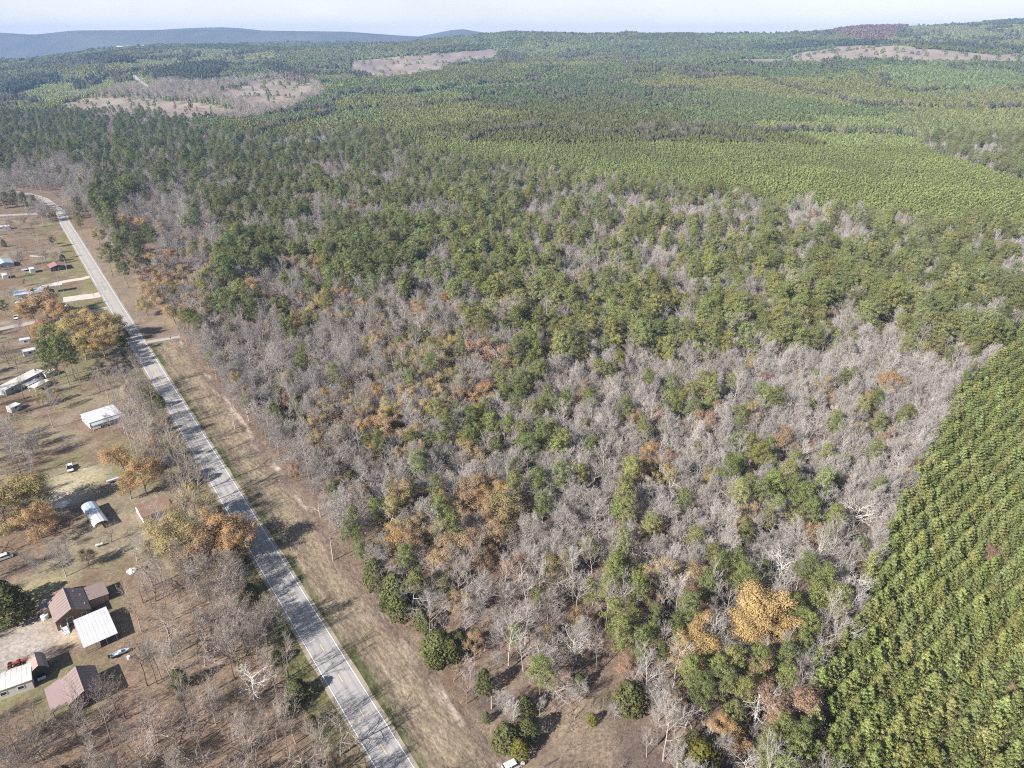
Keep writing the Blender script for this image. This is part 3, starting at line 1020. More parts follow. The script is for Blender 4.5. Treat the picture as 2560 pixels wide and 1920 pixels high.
class Kind:
    """mesh variants of one kind of plant: trunk and crown for individuals, one joined mesh for scattered copies"""
    def __init__(self, parts, trunk_mats, crown_mats):
        self.trunks, self.crowns, self.joined = [], [], []
        for (tv, tf), (cv, cf) in parts:
            tv, cv = np.asarray(tv, float), np.asarray(cv, float)
            tfl = [tuple(f) for f in tf]
            cfl = cf if isinstance(cf, np.ndarray) else [tuple(f) for f in cf]
            self.trunks.append(new_mesh("trunk", tv, tfl, [trunk_mats[0]], None, True))
            self.crowns.append(new_mesh("crown", cv, cfl, [crown_mats[0]]))
            fj = tfl + [tuple(int(i) + len(tv) for i in f) for f in cfl]
            self.joined.append(bpy.data.objects.new("pattern", new_mesh("pattern", np.concatenate([tv, cv]), fj, [trunk_mats[1], crown_mats[1]], [0] * len(tfl) + [1] * len(cfl))))

K = {}
parts = []
BARE_STYLES = ['tall', 'tall', 'tall', 'tall', 'spread', 'spread', 'spread', 'round', 'round', 'dense', 'dense']
BARE_H = [17, 19, 16, 18, 15, 16, 14, 12, 13, 15, 16]
for i, st in enumerate(BARE_STYLES):
    V, F = bare_tree(100 + i, BARE_H[i], st)
    parts.append(split_trunk(V, F, 8 * 6))
K['bare_tree'] = Kind(parts, (M['bark_obj'], M['bark_tint']), (M['bark_obj'], M['bark_tint']))
parts = []
AUT_H = [14, 15, 13, 16, 12]
for i in range(5):
    V, F, LV, LF, _ = autumn_tree(200 + i, AUT_H[i], (1.0, 1.1, 0.9, 1.15, 1.0)[i], (9800, 11000, 5600, 10400, 7200)[i])
    nt = 8 * 6
    (tv, tf), (bv, bf) = split_trunk(V, F, nt)
    # limbs stay with the trunk, the crown is the leaves
    parts.append(((V, F), (LV, LF)))
K['autumn_tree'] = Kind(parts, (M['limb_grey'], M['limb_grey']), (M['dry_obj'], M['dry_tint']))
parts = []
PINE_H = [20, 22, 19, 21, 18, 23]
for i in range(6):
    V, F, LV, LF, nt = pine_tree(300 + i, PINE_H[i], (4.7, 5.2, 4.4, 4.9, 5.1, 4.5)[i], (0.42, 0.5, 0.36, 0.46, 0.3, 0.52)[i])
    parts.append(((V, F), (LV, LF)))
K['pine_tree'] = Kind(parts, (M['trunk_pine'], M['trunk_pine']), (M['leaf_obj'], M['leaf_tint']))
parts = []
for i in range(5):
    V, F, LV, LF, nt = young_pine(400 + i, (10, 11, 10.5, 9.5, 11.5)[i], (2.3, 2.45, 2.25, 2.5, 2.35)[i], 8, 5, 2, 21, 0.155)
    parts.append(((V, F), (LV, LF)))
K['young_pine'] = Kind(parts, (M['trunk_pine'], M['trunk_pine']), (M['leaf_obj'], M['leaf_tint']))
parts = []
for i in range(4):
    V, F, LV, LF, nt = young_pine(450 + i, (10, 11, 10.5, 9.5)[i], (2.2, 2.3, 2.1, 2.4)[i], 6, 4, 1, 7, 0.45)
    parts.append(((V, F), (LV, LF)))
K['mid_pine'] = Kind(parts, (M['trunk_pine'], M['trunk_pine']), (M['leaf_obj'], M['leaf_tint']))
parts = []
for i in range(4):
    V, F, LV, LF, nt = cedar_tree(500 + i, (7, 8, 6.5, 7.5)[i], (2.3, 2.2, 2.4, 2.0)[i])
    parts.append(((V, F), (LV, LF)))
K['cedar_tree'] = Kind(parts, (M['trunk_dark'], M['trunk_dark']), (M['leaf_obj'], M['leaf_tint']))
def solo(builds, mat):
    return [bpy.data.objects.new("pattern", new_mesh("pattern", v, f, [mat])) for v, f in builds]
FAR_CONE = solo([clump(600 + i, 60, True) for i in range(4)], M['leaf_tint'])
FAR_ROUND = solo([clump(620 + i, 60, False) for i in range(4)], M['leaf_tint'])
BUSHES = solo([bush(640 + i, 2.6) for i in range(4)], M['bark_tint'])

C_PINE, C_YOUNG, C_CEDAR = (0.148, 0.172, 0.068), (0.222, 0.25, 0.088), (0.118, 0.124, 0.050)
C_AUT = {'gold': (0.47, 0.325, 0.135), 'orange': (0.41, 0.25, 0.12), 'yellow': (0.42, 0.335, 0.125), 'olive': (0.335, 0.28, 0.12),
         'tan': (0.38, 0.285, 0.165), 'salmon': (0.36, 0.225, 0.16), 'brown': (0.335, 0.23, 0.14), 'red': (0.27, 0.145, 0.115)}
C_BARE = {'pale': (0.35, 0.32, 0.295), 'grey': (0.295, 0.268, 0.25), 'brown': (0.25, 0.208, 0.176), 'white': (0.54, 0.505, 0.47)}

# ------------------------------------------------------------------ trees placed one by one
# kind, crown pixel x, y, height, colour, width factor
LM = []
def lm(kind, items):
    for it in items:
        x, y, h, c = it[:4]
        LM.append(dict(kind=kind, u=x, r=y, h=h, c=c, w=it[4] if len(it) > 4 else 1.0, var=it[5] if len(it) > 5 else None))
A_, P_, B_, Z_ = 'autumn_tree', 'pine_tree', 'bare_tree', 'cedar_tree'
# farmyards left of the road
lm(A_, [(437, 1345, 14, 'olive', 1.25), (398, 1330, 11, 'olive', 1.0), (554, 1332, 14, 'orange', 1.2), (492, 1266, 12, 'yellow', 1.1), (506, 1378, 12, 'brown', 1.2), (585, 1375, 11, 'orange', .95),
        (310, 1150, 13, 'orange', 1.1), (352, 1185, 14, 'orange', 1.15), (318, 1212, 10, 'orange', 1.0), (375, 1140, 11, 'brown', .9),
        (42, 1225, 15, 'olive', 1.4), (89, 1300, 12, 'orange', .95), (0, 1270, 14, 'olive', 1.2), (95, 1240, 12, 'olive', 1.0), (215, 1389, 6, 'tan', 1.0),
        (110, 755, 16, 'brown', 1.45), (148, 775, 14, 'orange', 1.2), (80, 775, 13, 'orange', 1.1), (104, 824, 12, 'orange', 1.2),
        (165, 832, 15, 'yellow', 1.25), (229, 808, 15, 'gold', 1.25), (272, 812, 15, 'olive', 1.25), (205, 862, 14, 'yellow', 1.2), (252, 862, 13, 'gold', 1.15), (185, 800, 12, 'olive', 1.1), (290, 835, 10, 'olive', 1.0),
        (325, 975, 10, 'tan', .9), (104, 995, 6, 'olive', .9), (318, 551, 14, 'gold', 1.5), (282, 562, 12, 'orange', 1.2), (243, 588, 12, 'olive', 1.2), (348, 560, 13, 'gold', 1.2),
        (382, 652, 14, 'orange', 1.2), (383, 728, 14, 'brown', 1.6), (362, 760, 12, 'olive', 1.2), (432, 778, 13, 'tan', 1.35), (451, 678, 13, 'tan', 1.4), (371, 682, 12, 'brown', 1.3), (405, 700, 13, 'orange', 1.3), (420, 640, 14, 'orange', 1.3),
        (470, 600, 14, 'olive', 1.3), (500, 615, 14, 'yellow', 1.3), (530, 690, 14, 'yellow', 1.3), (455, 720, 12, 'tan', 1.2)])
lm(P_, [(128, 872, 25, 'pine', 1.1), (152, 892, 24, 'pine', 1.0), (168, 880, 23, 'pine', .9), (118, 900, 22, 'pine', .9), (186, 905, 18, 'pine', .8),
        (8, 768, 10, 'dark', 1.2), (12, 497, 15, 'dark', 1.2), (35, 492, 16, 'dark', 1.1), (58, 498, 15, 'dark', 1.1), (85, 503, 13, 'dark', 1.0), (30, 510, 11, 'dark', 1.1), (-20, 500, 15, 'dark', 1.2), (70, 515, 9, 'dark', 1.1), (131, 603, 8, 'dark', 1.3), (195, 516, 20, 'dark', 1.0), (199, 557, 20, 'pine', 1.0), (236, 516, 20, 'dark', 1.1), (251, 542, 20, 'dark', 1.1), (312, 513, 20, 'dark', 1.4),
        (270, 645, 22, 'dark', 1.3), (301, 655, 22, 'dark', 1.2), (312, 682, 17, 'dark', 1.1), (366, 590, 21, 'dark', 1.3), (385, 600, 21, 'dark', 1.2), (345, 615, 20, 'dark', 1.2), (470, 800, 15, 'pine', 1.2), (500, 815, 15, 'pine', 1.2), (530, 770, 18, 'dark', 1.2),
        (575, 830, 12, 'pine', 1.1)])
lm(Z_, [(20, 1500, 12, 'dark', 1.05), (-6, 1480, 10, 'dark', 1.0), (369, 1362, 4.5, 'green', 1.0), (311, 835, 7, 'dark', 1.2), (298, 850, 6, 'dark', 1.1), (398, 1000, 6, 'dark', 1.1), (395, 1063, 6, 'dark', 1.1), (452, 1200, 6, 'green', 1.1),
        (487, 1187, 6, 'dark', 1.2), (470, 1175, 5, 'dark', 1.1), (445, 1690, 7, 'green', 1.0), (430, 1130, 5, 'dark', 1.2), (560, 1410, 5, 'dark', 1.2), (650, 1560, 4, 'dark', 1.2), (690, 1640, 4, 'dark', 1.2), (720, 1760, 5, 'dark', 1.3), (780, 1800, 4, 'green', 1.1),
        (740, 1720, 6, 'dark', 1.2), (625, 1470, 4, 'green', 1.2), (600, 1500, 4, 'dark', 1.2), (8, 606, 6, 'dark', 1.2), (155, 642, 5, 'dark', 1.2)])
lm(B_, [(146, 1386, 14, 'pale', 1.0, 7), (269, 1325, 8, 'brown', 1.3, 4), (301, 935, 13, 'grey', 1.2, 7), (241, 944, 12, 'brown', 1.0, 8), (290, 882, 9, 'pale', 1.0, 5), (350, 995, 10, 'brown', 1.2, 7), (193, 937, 14, 'brown', 1.0, 0), (12, 879, 13, 'brown', 1.2, 8), (31, 890, 15, 'brown', 1.0, 1),
        (395, 1085, 11, 'grey', 1.2, 7), (380, 1022, 11, 'grey', 1.2, 8), (421, 1149, 11, 'grey', 1.2, 7), (348, 1041, 10, 'grey', 1.1, 8), (449, 1238, 9, 'grey', 1.1, 7), (418, 1195, 11, 'brown', 1.2, 8), (365, 960, 10, 'brown', 1.2, 8), (405, 1115, 10, 'brown', 1.1, 8),
        (19, 1092, 13, 'grey', 1.2, 7), (47, 1110, 13, 'grey', 1.2, 8), (38, 1145, 14, 'grey', 1.1, 0), (70, 1108, 12, 'grey', 1.1, 7), (10, 1060, 11, 'pale', 1.1, 8), (85, 1085, 9, 'grey', 1.2, 7), (60, 1160, 14, 'grey', 1.0, 2),
        (25, 556, 12, 'brown', 1.1, 7), (75, 572, 10, 'brown', 1.0, 5), (83, 575, 11, 'brown', .9, 1), (116, 560, 9, 'brown', .9, 0), (44, 640, 13, 'brown', 1.2, 7), (110, 635, 11, 'brown', 1.0, 8), (137, 640, 10, 'brown', 1.2, 8), (41, 547, 5, 'brown', 1.0, 8), (64, 619, 5, 'brown', 1.2, 8), (41, 618, 6, 'brown', 1.0, 8),
        (18, 735, 9, 'grey', 1.3, 8), (30, 725, 9, 'grey', 1.2, 7), (274, 586, 14, 'white', 1.2, 5), (50, 962, 14, 'brown', .9, 0), (150, 960, 15, 'brown', .8, 2), (76, 460, 14, 'pale', 1.1, 0), (60, 455, 13, 'pale', 1.1, 1), (130, 770, 10, 'grey', .8, 0),
        (60, 545, 7, 'brown', 1, 8), (100, 585, 6, 'grey', .8, 0)])
# bare wood below the barn, trunks standing free
lm(B_, [(170, 1790, 12, 'brown', 1.1, 4), (85, 1805, 13, 'brown', 1.0, 2), (110, 1800, 12, 'brown', .8, 0), (275, 1730, 14, 'brown', 1.0, 3), (295, 1735, 14, 'brown', .9, 1), (345, 1640, 17, 'brown', 1.0, 2), (372, 1640, 16, 'brown', .9, 0), (385, 1635, 15, 'grey', .9, 3),
        (342, 1455, 13, 'brown', 1.1, 0), (375, 1455, 12, 'brown', 1.1, 4), (477, 1420, 17, 'pale', 1.0, 2), (525, 1440, 12, 'brown', 1.2, 5), (420, 1650, 17, 'pale', 1.0, 1), (18, 1830, 12, 'brown', 1.1, 7), (215, 1830, 10, 'grey', .8, 0), (622, 1690, 13, 'white', 1.1, 6), (30, 1880, 10, 'brown', 1.0, 8)])
# wood edge along the verge, from the driveway to the trail
lm(Z_, [(743, 1009, 10, 'green', 1.3), (720, 1062, 9, 'green', 1.3), (760, 1056, 9, 'green', 1.3), (700, 1030, 8, 'green', 1.2), (770, 1085, 8, 'green', 1.1), (655, 1010, 8, 'dark', 1.2), (690, 985, 8, 'green', 1.2), (640, 985, 7, 'dark', 1.2), (876, 1198, 9, 'dark', 1.2), (862, 1261, 6, 'green', 1.1),
        (936, 1427, 11, 'green', 1.1), (983, 1465, 11, 'green', 1.2), (994, 1505, 10, 'green', 1.1), (1020, 1470, 9, 'dark', 1.1), (1048, 1468, 8, 'green', 1.0), (1052, 1543, 7, 'green', .9), (1095, 1605, 8, 'green', 1.5), (1130, 1620, 7, 'dark', 1.3), (1086, 1640, 6, 'green', 1.2), (1150, 1600, 7, 'dark', 1.0),
        (1211, 1697, 8, 'green', 1.0), (1265, 1835, 7, 'green', 1.2), (1298, 1868, 6, 'yellow', 1.2), (1320, 1820, 7, 'dark', 1.3), (1215, 1790, 3.5, 'green', 1.0), (1066, 1565, 5, 'green', 1.1), (970, 1500, 6, 'dark', 1.1), (1310, 1760, 6, 'dark', 1.2),
        (1574, 1735, 9, 'green', 1.1), (1754, 1890, 10, 'yellow', 1.2), (1735, 1845, 7, 'green', 1.0), (1480, 1795, 3.5, 'yellow', 1.0), (1837, 1780, 10, 'green', 1.1), (1450, 1700, 5, 'green', 1.1), (590, 905, 8, 'dark', 1.3), (560, 880, 8, 'green', 1.2), (615, 960, 8, 'dark', 1.2), (530, 850, 8, 'dark', 1.2)])
lm(P_, [(882, 1310, 15, 'young', .8), (868, 1340, 13, 'young', .8), (895, 1350, 11, 'pine', .8), (905, 1385, 10, 'pine', .8), (1294, 1600, 13, 'bright', .85), (1114, 1470, 9, 'pine', .8), (753, 913, 14, 'pine', .8), (745, 935, 12, 'pine', .8)])
lm(B_, [(736, 1130, 12, 'grey', 1.2, 7), (786, 1160, 14, 'grey', 1.1, 7), (812, 1188, 12, 'grey', 1.1, 8), (765, 1120, 12, 'grey', 1.1, 8), (965, 1288, 14, 'pale', 1.25, 5), (1108, 1560, 9, 'pale', .9, 0), (1265, 1745, 9, 'pale', 1.2, 7), (1285, 1770, 8, 'pale', 1.1, 8), (856, 1255, 9, 'pale', .9, 7), (905, 1370, 9, 'grey', 1.1, 8), (1050, 1370, 14, 'pale', 1.2, 5), (1075, 1395, 13, 'pale', 1.1, 6), (1240, 1640, 8, 'grey', 1.0, 8)])
lm(A_, [(826, 1219, 9, 'brown', 1.1), (899, 1246, 12, 'brown', 1.0), (998, 1233, 13, 'tan', 1.1), (988, 1345, 10, 'gold', 1.1), (1026, 1367, 13, 'orange', 1.0), (1164, 1362, 14, 'brown', 1.4), (1120, 1395, 12, 'brown', 1.2), (1247, 1341, 11, 'brown', 1.2), (1210, 1395, 10, 'brown', 1.2), (1270, 1281, 16, 'olive', 1.05), (1250, 1235, 12, 'gold', .8),
        (1174, 1243, 13, 'brown', 1.2), (1205, 1250, 12, 'orange', 1.0), (1150, 1278, 12, 'tan', 1.1), (1100, 1330, 10, 'olive', 1.1), (1160, 1500, 8, 'tan', 1.0), (1207, 983, 14, 'orange', 1.1), (1225, 970, 12, 'red', .9), (1181, 1132, 14, 'tan', 1.1), (1160, 1115, 10, 'gold', .8),
        (1197, 878, 15, 'salmon', 1.3), (1257, 886, 13, 'salmon', 1.1), (1270, 925, 12, 'brown', 1.0), (1048, 900, 13, 'olive', 1.1), (1095, 890, 15, 'olive', 1.2), (1110, 915, 13, 'olive', 1.1), (1095, 973, 13, 'tan', 1.0), (1018, 989, 13, 'tan', 1.1), (1051, 1029, 12, 'yellow', 1.0), (1108, 1026, 12, 'tan', 1.1), (872, 1009, 10, 'tan', .9), (975, 1060, 13, 'tan', 1.2), (1032, 1095, 13, 'tan', 1.1), (1045, 1130, 11, 'tan', .9), (820, 1000, 9, 'tan', .9), (975, 955, 10, 'yellow', .8),
        (709, 650, 15, 'orange', 1.4), (745, 660, 14, 'orange', 1.3), (799, 660, 15, 'orange', 1.4), (868, 685, 11, 'yellow', 1.0), (840, 680, 12, 'brown', 1.0), (620, 722, 14, 'orange', 1.3), (640, 745, 12, 'tan', 1.2), (522, 754, 12, 'orange', 1.1), (774, 782, 11, 'yellow', 1.1), (888, 768, 12, 'orange', 1.2), (941, 774, 11, 'yellow', 1.1), (970, 843, 10, 'gold', 1.0), (1047, 778, 13, 'orange', 1.2), (1124, 744, 12, 'orange', 1.2), (1161, 778, 12, 'tan', 1.2), (1267, 766, 12, 'yellow', 1.2), (1238, 721, 12, 'tan', 1.2), (1092, 860, 11, 'olive', 1.1), (720, 705, 12, 'tan', 1.2),
        (2202, 955, 13, 'orange', 1.2), (2240, 965, 13, 'orange', 1.2), (2215, 990, 11, 'tan', 1.0), (1638, 1040, 9, 'salmon', 1.1), (1685, 1155, 9, 'red', 1.2), (1620, 1160, 8, 'salmon', 1.1), (2135, 1210, 8, 'red', 1.0), (2125, 765, 11, 'orange', 1.0), (1610, 775, 12, 'gold', 1.2), (1460, 785, 12, 'olive', 1.1), (1490, 790, 12, 'olive', 1.0), (2480, 1395, 9, 'red', .9), (2535, 1745, 7, 'tan', .9), (2385, 620, 9, 'red', 1.0)])
lm(P_, [(1260, 994, 15, 'bright', .9), (1297, 1012, 16, 'pine', 1.0), (1227, 1067, 14, 'bright', .95), (1215, 1060, 12, 'bright', .7), (1307, 1120, 14, 'pine', .8), (1058, 1160, 14, 'young', .95), (1091, 1229, 14, 'young', .9), (1343, 1209, 15, 'pine', 1.1), (1357, 1272, 14, 'pine', 1.0), (1323, 924, 14, 'bright', .8), (1330, 961, 14, 'bright', .8), (1320, 867, 13, 'pine', .7), (1366, 995, 14, 'pine', .9),
        (1974, 862, 14, 'pine', .85), (1767, 898, 14, 'bright', .85), (1909, 824, 17, 'bright', 1.2), (1678, 828, 18, 'pine', 1.35), (1640, 835, 17, 'pine', 1.1), (1531, 829, 18, 'pine', 1.3), (1570, 820, 18, 'pine', 1.2), (1625, 966, 15, 'pine', .9), (1678, 976, 16, 'pine', .95), (1678, 905, 15, 'bright', .9), (1688, 1029, 14, 'bright', .85), (1473, 1008, 16, 'pine', 1.1), (1562, 1029, 15, 'pine', 1.0), (1473, 1134, 14, 'pine', .95), (1416, 1008, 15, 'pine', .9), (2087, 1060, 14, 'bright', .9), (2095, 1075, 12, 'pine', .8), (2108, 955, 14, 'pine', .9), (2130, 950, 14, 'pine', .9), (2265, 822, 16, 'bright', 1.3), (2480, 835, 20, 'dark', 1.3), (2450, 820, 20, 'pine', 1.2), (2510, 815, 20, 'dark', 1.2), (2386, 894, 14, 'pine', .9), (2370, 890, 12, 'pine', .8),
        (1987, 1160, 13, 'bright', .8), (2108, 1165, 12, 'bright', .7), (2082, 1217, 12, 'pine', .9), (2008, 1258, 17, 'pine', 1.2), (2030, 1290, 15, 'pine', 1.0), (2082, 1305, 15, 'bright', 1.0), (1985, 1230, 14, 'pine', 1.0), (1709, 1260, 13, 'pine', 1.0), (1861, 1338, 12, 'pine', .85), (2150, 1375, 11, 'pine', .8), (2055, 1462, 17, 'bright', 1.0), (2040, 1500, 15, 'bright', .85),
        (1536, 1436, 16, 'bright', .85), (1520, 1490, 15, 'bright', .85), (1590, 1477, 15, 'bright', .8), (1600, 1500, 14, 'bright', .8), (1552, 1588, 15, 'bright', .8), (1536, 1548, 16, 'bright', .8), (1602, 1619, 14, 'pine', .8), (1473, 1483, 12, 'bright', .7), (1634, 1550, 12, 'pine', .7), (1580, 1560, 13, 'bright', .75), (1610, 1650, 12, 'pine', .75), (1655, 1640, 10, 'pine', .7),
        (1802, 1430, 16, 'pine', .85), (1859, 1461, 17, 'bright', .9), (1840, 1420, 16, 'pine', .85), (1770, 1470, 14, 'pine', .8), (1880, 1490, 14, 'pine', .75), (1982, 1531, 15, 'bright', .75), (1995, 1560, 13, 'pine', .7), (1792, 1683, 14, 'bright', .65), (1726, 1692, 16, 'bright', .9), (1745, 1730, 14, 'pine', .85), (1897, 1664, 15, 'bright', .85), (1764, 1746, 13, 'pine', .8), (1960, 1650, 14, 'pine', .75), (1966, 1711, 13, 'bright', .8), (1954, 1841, 15, 'bright', .8), (1922, 1866, 14, 'bright', .8), (2001, 1850, 14, 'pine', .8), (1985, 1890, 14, 'bright', .8), (1690, 1570, 11, 'pine', .7), (1920, 1905, 13, 'bright', .8), (1700, 1600, 9, 'pine', .7), (2005, 1620, 12, 'bright', .7)])
lm(B_, [(1956, 1405, 16, 'white', 1.15, 4), (2055, 1400, 17, 'pale', 1.1, 5), (2000, 1390, 15, 'pale', 1.0, 6), (2155, 1443, 14, 'white', 1.25, 5), (2145, 1270, 14, 'white', 1.2, 6), (2187, 1338, 13, 'grey', 1.2, 7), (2200, 1310, 11, 'pale', 1.0, 8), (1444, 1600, 12, 'white', 1.3, 6), (1697, 1468, 15, 'white', .8, 0), (1680, 1475, 13, 'white', .7, 1), (1802, 1578, 11, 'grey', 1.0, 7), (1653, 1746, 13, 'grey', 1.15, 7), (1690, 1790, 10, 'pale', 1.0, 8), (1872, 1885, 12, 'white', 1.1, 5), (1622, 1847, 10, 'pale', .9, 1), (1692, 1850, 8, 'pale', .9, 0), (1450, 1720, 8, 'pale', 1.0, 8), (1540, 1770, 6, 'pale', 1.0, 8), (1430, 1730, 7, 'grey', 1.0, 7), (1885, 1830, 9, 'pale', .6, 1), (1775, 1830, 8, 'white', .9, 4), (1350, 1760, 7, 'pale', 1, 0)])
lm(A_, [(1735, 1600, 15, 'gold', 1.2), (1760, 1570, 12, 'gold', .9), (1705, 1640, 11, 'gold', 1.0), (1903, 1530, 18, 'gold', 1.15), (1885, 1570, 15, 'gold', 1.1), (1935, 1575, 15, 'gold', 1.05), (1726, 1502, 12, 'red', .8), (1755, 1530, 10, 'red', .8), (1631, 1515, 10, 'red', .8), (1973, 1778, 13, 'salmon', 1.25), (1894, 1702, 11, 'salmon', .9), (1837, 1845, 9, 'orange', 1.0), (1570, 1670, 8, 'salmon', .8), (1450, 1545, 9, 'brown', 1.0), (1655, 1425, 11, 'tan', 1.1), (1630, 1445, 10, 'olive', 1.0), (1690, 1770, 7, 'orange', .8), (1795, 1815, 7, 'orange', .9)])

# ------------------------------------------------------------------ scattered trees
def region_mix(u, r, P, rng):
    """letter of the wood at each point"""
    n = len(u)
    ju = u + (rng.random(n) - .5) * 70
    jr = r + (rng.random(n) - .5) * 56
    ci = np.clip((ju // 80).astype(int), 0, 31)
    ri = np.clip((jr // 80).astype(int), 4, 24)
    rows = {k: np.array(list(v)) for k, v in WOOD.items()}
    out = np.empty(n, '<U1')
    for k in range(4, 25):
        m = ri == k
        out[m] = rows[k][ci[m]]
    return out

def jgrid(x0, x1, y0, y1, step, rng, jit=0.85):
    gx, gy = np.meshgrid(np.arange(x0, x1, step), np.arange(y0, y1, step * 0.9))
    gx = gx + (np.arange(gx.shape[0]) % 2)[:, None] * step * 0.5
    x = gx.ravel() + (rng.random(gx.size) - .5) * step * jit
    y = gy.ravel() + (rng.random(gx.size) - .5) * step * jit
    return x, y

PINE_LINE[:] = [(-900, 285), (0, 285), (400, 294), (520, 337), (640, 357), (760, 352), (880, 337), (980, 350), (1040, 387), (1120, 412), (1280, 428), (1570, 472), (1800, 506), (2032, 538), (2264, 572), (2560, 598), (3300, 640)]
PL_X = [p[0] for p in PINE_LINE]; PL_Y = [p[1] for p in PINE_LINE]
cand = {k: [] for k in ('bare_tree', 'pine_tree', 'autumn_tree', 'cedar_tree')}
lm_xy = []
for L in LM:
    p = px(L['u'], L['r'], 0.6 * L['h'])
    L['x'], L['y'] = p
    lm_xy.append((p[0], p[1], 1.6 + 0.16 * L['h'] * L['w']))
lm_xy = np.array(lm_xy)

def clear_of_landmarks(x, y, f=1.0):
    ok = np.ones(len(x), bool)
    for i in range(0, len(x), 4000):
        s = slice(i, i + 4000)
        d = np.hypot(x[s, None] - lm_xy[None, :, 0], y[s, None] - lm_xy[None, :, 1])
        ok[s] = (d > lm_xy[None, :, 2] * f).all(1)
    return ok

rng = np.random.default_rng(5)
for y0, y1, step in ((60, 300, 5.0), (300, 520, 6.3), (520, 760, 7.6), (760, 1050, 8.6), (1050, 1560, 10.5)):
    w = y1 * 0.86
    x, y = jgrid(-w, w, y0, y1, step, rng)
    z = terrain(x, y)
    u, r, d = proj(np.stack([x, y, z + 9], 1))
    u0, r0, _ = proj(np.stack([x, y, z], 1))
    ok = (u > -300) & (u < 2860) & (r < 2350)
    cls = region_mix(u, r, None, rng)
    edge = np.interp(u0, PL_X, PL_Y)
    nat = (r0 > edge + (rng.random(len(x)) - .5) * 18 * np.clip(700 / y, .3, 2)) | inpoly(x, y, DRAW)
    cls[inpoly(x, y, DRAW)] = 'p'
    s, l = road_sl(x, y)
    right = (l > 20.8 + (fbm(s / 11, l * 0, 41) - .5) * 5) | (s > 745)
    ok &= nat & ~inpoly(x, y, NEAR_PINES)
    lw, ws = inpoly(x, y, LOW_WOOD), inpoly(x, y, WEST_STRIP) | ((l < -8.5) & (l > -25) & (s > 20) & (s < 335))
    left = (l < -8.5) & (s < 745)
    bend = (np.hypot(x + 480, y - 735) < 28) | ((y > 655) & (y < 800) & (x < -395) & (np.abs(y - np.interp(x, [-700, -620, -528, -499, -450, -410], [796, 787, 766, 750, 701, 650])) < 12))
    ok &= ~bend
    cls[left & ~lw & ~ws & (y < 640)] = '.'
    cls[(lw | ws) & left] = 'w'
    ok &= right | left
    ok &= ~inpoly(x, y, PARK)
    fld = inpoly(x, y, FIELD)
    cls[fld] = '.'
    cls[(s < 330) & (l > 0) & (l < 23) & (rng.random(len(x)) < .4)] = '.'
    gap = fbm(x / 24, y / 24, 51, 3)
    cls[(cls == 'p') & (gap > .555) & (y > 240)] = 'b'
    cls[(cls == 'q') & (gap > .56)] = 'b'
    # trail kept open
    tr = np.array([px(*p) for p in ((1324, 1915), (1397, 1865), (1444, 1789), (1492, 1735), (1536, 1707))])
    ok &= np.hypot(x[:, None] - tr[:, 0], y[:, None] - tr[:, 1]).min(1) > 4
    ok &= clear_of_landmarks(x, y)
    for bx_, by_, br_ in ((-121.6, 199.1, 11), (-125, 203, 9), (-173.5, 264.7, 11), (-123.7, 151.7, 11), (-112, 146, 10), (-104.9, 124, 9), (-139, 195, 11), (-118, 190, 9)):
        ok &= np.hypot(x - bx_, y - by_) > br_
    for c, mix in MIX.items():
        m = ok & (cls == c)
        if c == 'w':
            m &= rng.random(len(x)) < np.where(l > -25, np.where(s > 150, .93, np.where(l > -11, .25, .85)), .5)
        k = rng.random(len(x))
        lo = 0.0
        for kind, p in zip(('bare_tree', 'pine_tree', 'autumn_tree', 'cedar_tree'), mix):
            sel = m & (k >= lo) & (k < lo + p)
            lo += p
            for i in np.nonzero(sel)[0]:
                cand[kind].append((x[i], y[i], z[i], c, u[i], r[i], d[i]))

# yard trees outside the picture, whose shadows fall into it
x, y = jgrid(-420, -110, 90, 360, 10.5, rng)
u, r, d = proj(np.stack([x, y, np.full(len(x), 8.0)], 1))
for i in np.nonzero((u < -25) & (u > -420) & (r > 700) & (r < 2000) & (rng.random(len(x)) < .8))[0]:
    cand['bare_tree'].append((x[i], y[i], 0.0, 'w', u[i], r[i], d[i]))

# small leafless yard trees between the lots
keep_off = np.array([(-121.6, 199.1), (-173.5, 264.7), (-123.7, 151.7), (-112, 146), (-104.9, 124), (-139, 195), (-228.8, 298.3), (-303.8, 427.6), (-320, 484.6), (-292, 435), (-168, 227), (-127, 124), (-120, 131)])
x, y = jgrid(-460, -60, 110, 640, 15, rng)
u, r, d = proj(np.stack([x, y, np.full(len(x), 5.0)], 1))
s, l = road_sl(x, y)
ok = inpoly(x, y, YARD) & (l < -12) & (u > -60) & (rng.random(len(x)) < np.where(y > 230, .6, .35)) & clear_of_landmarks(x, y, 1.1)
ok &= (np.hypot(x[:, None] - keep_off[:, 0], y[:, None] - keep_off[:, 1]).min(1) > 13) & ((y < 370) | (y > 480) | (x < -330) | (rng.random(len(x)) < .3))
for i in np.nonzero(ok)[0]:
    cand['bare_tree' if rng.random() < .86 else 'autumn_tree'].append((x[i], y[i], 0.0, 'y', u[i], r[i], d[i]))

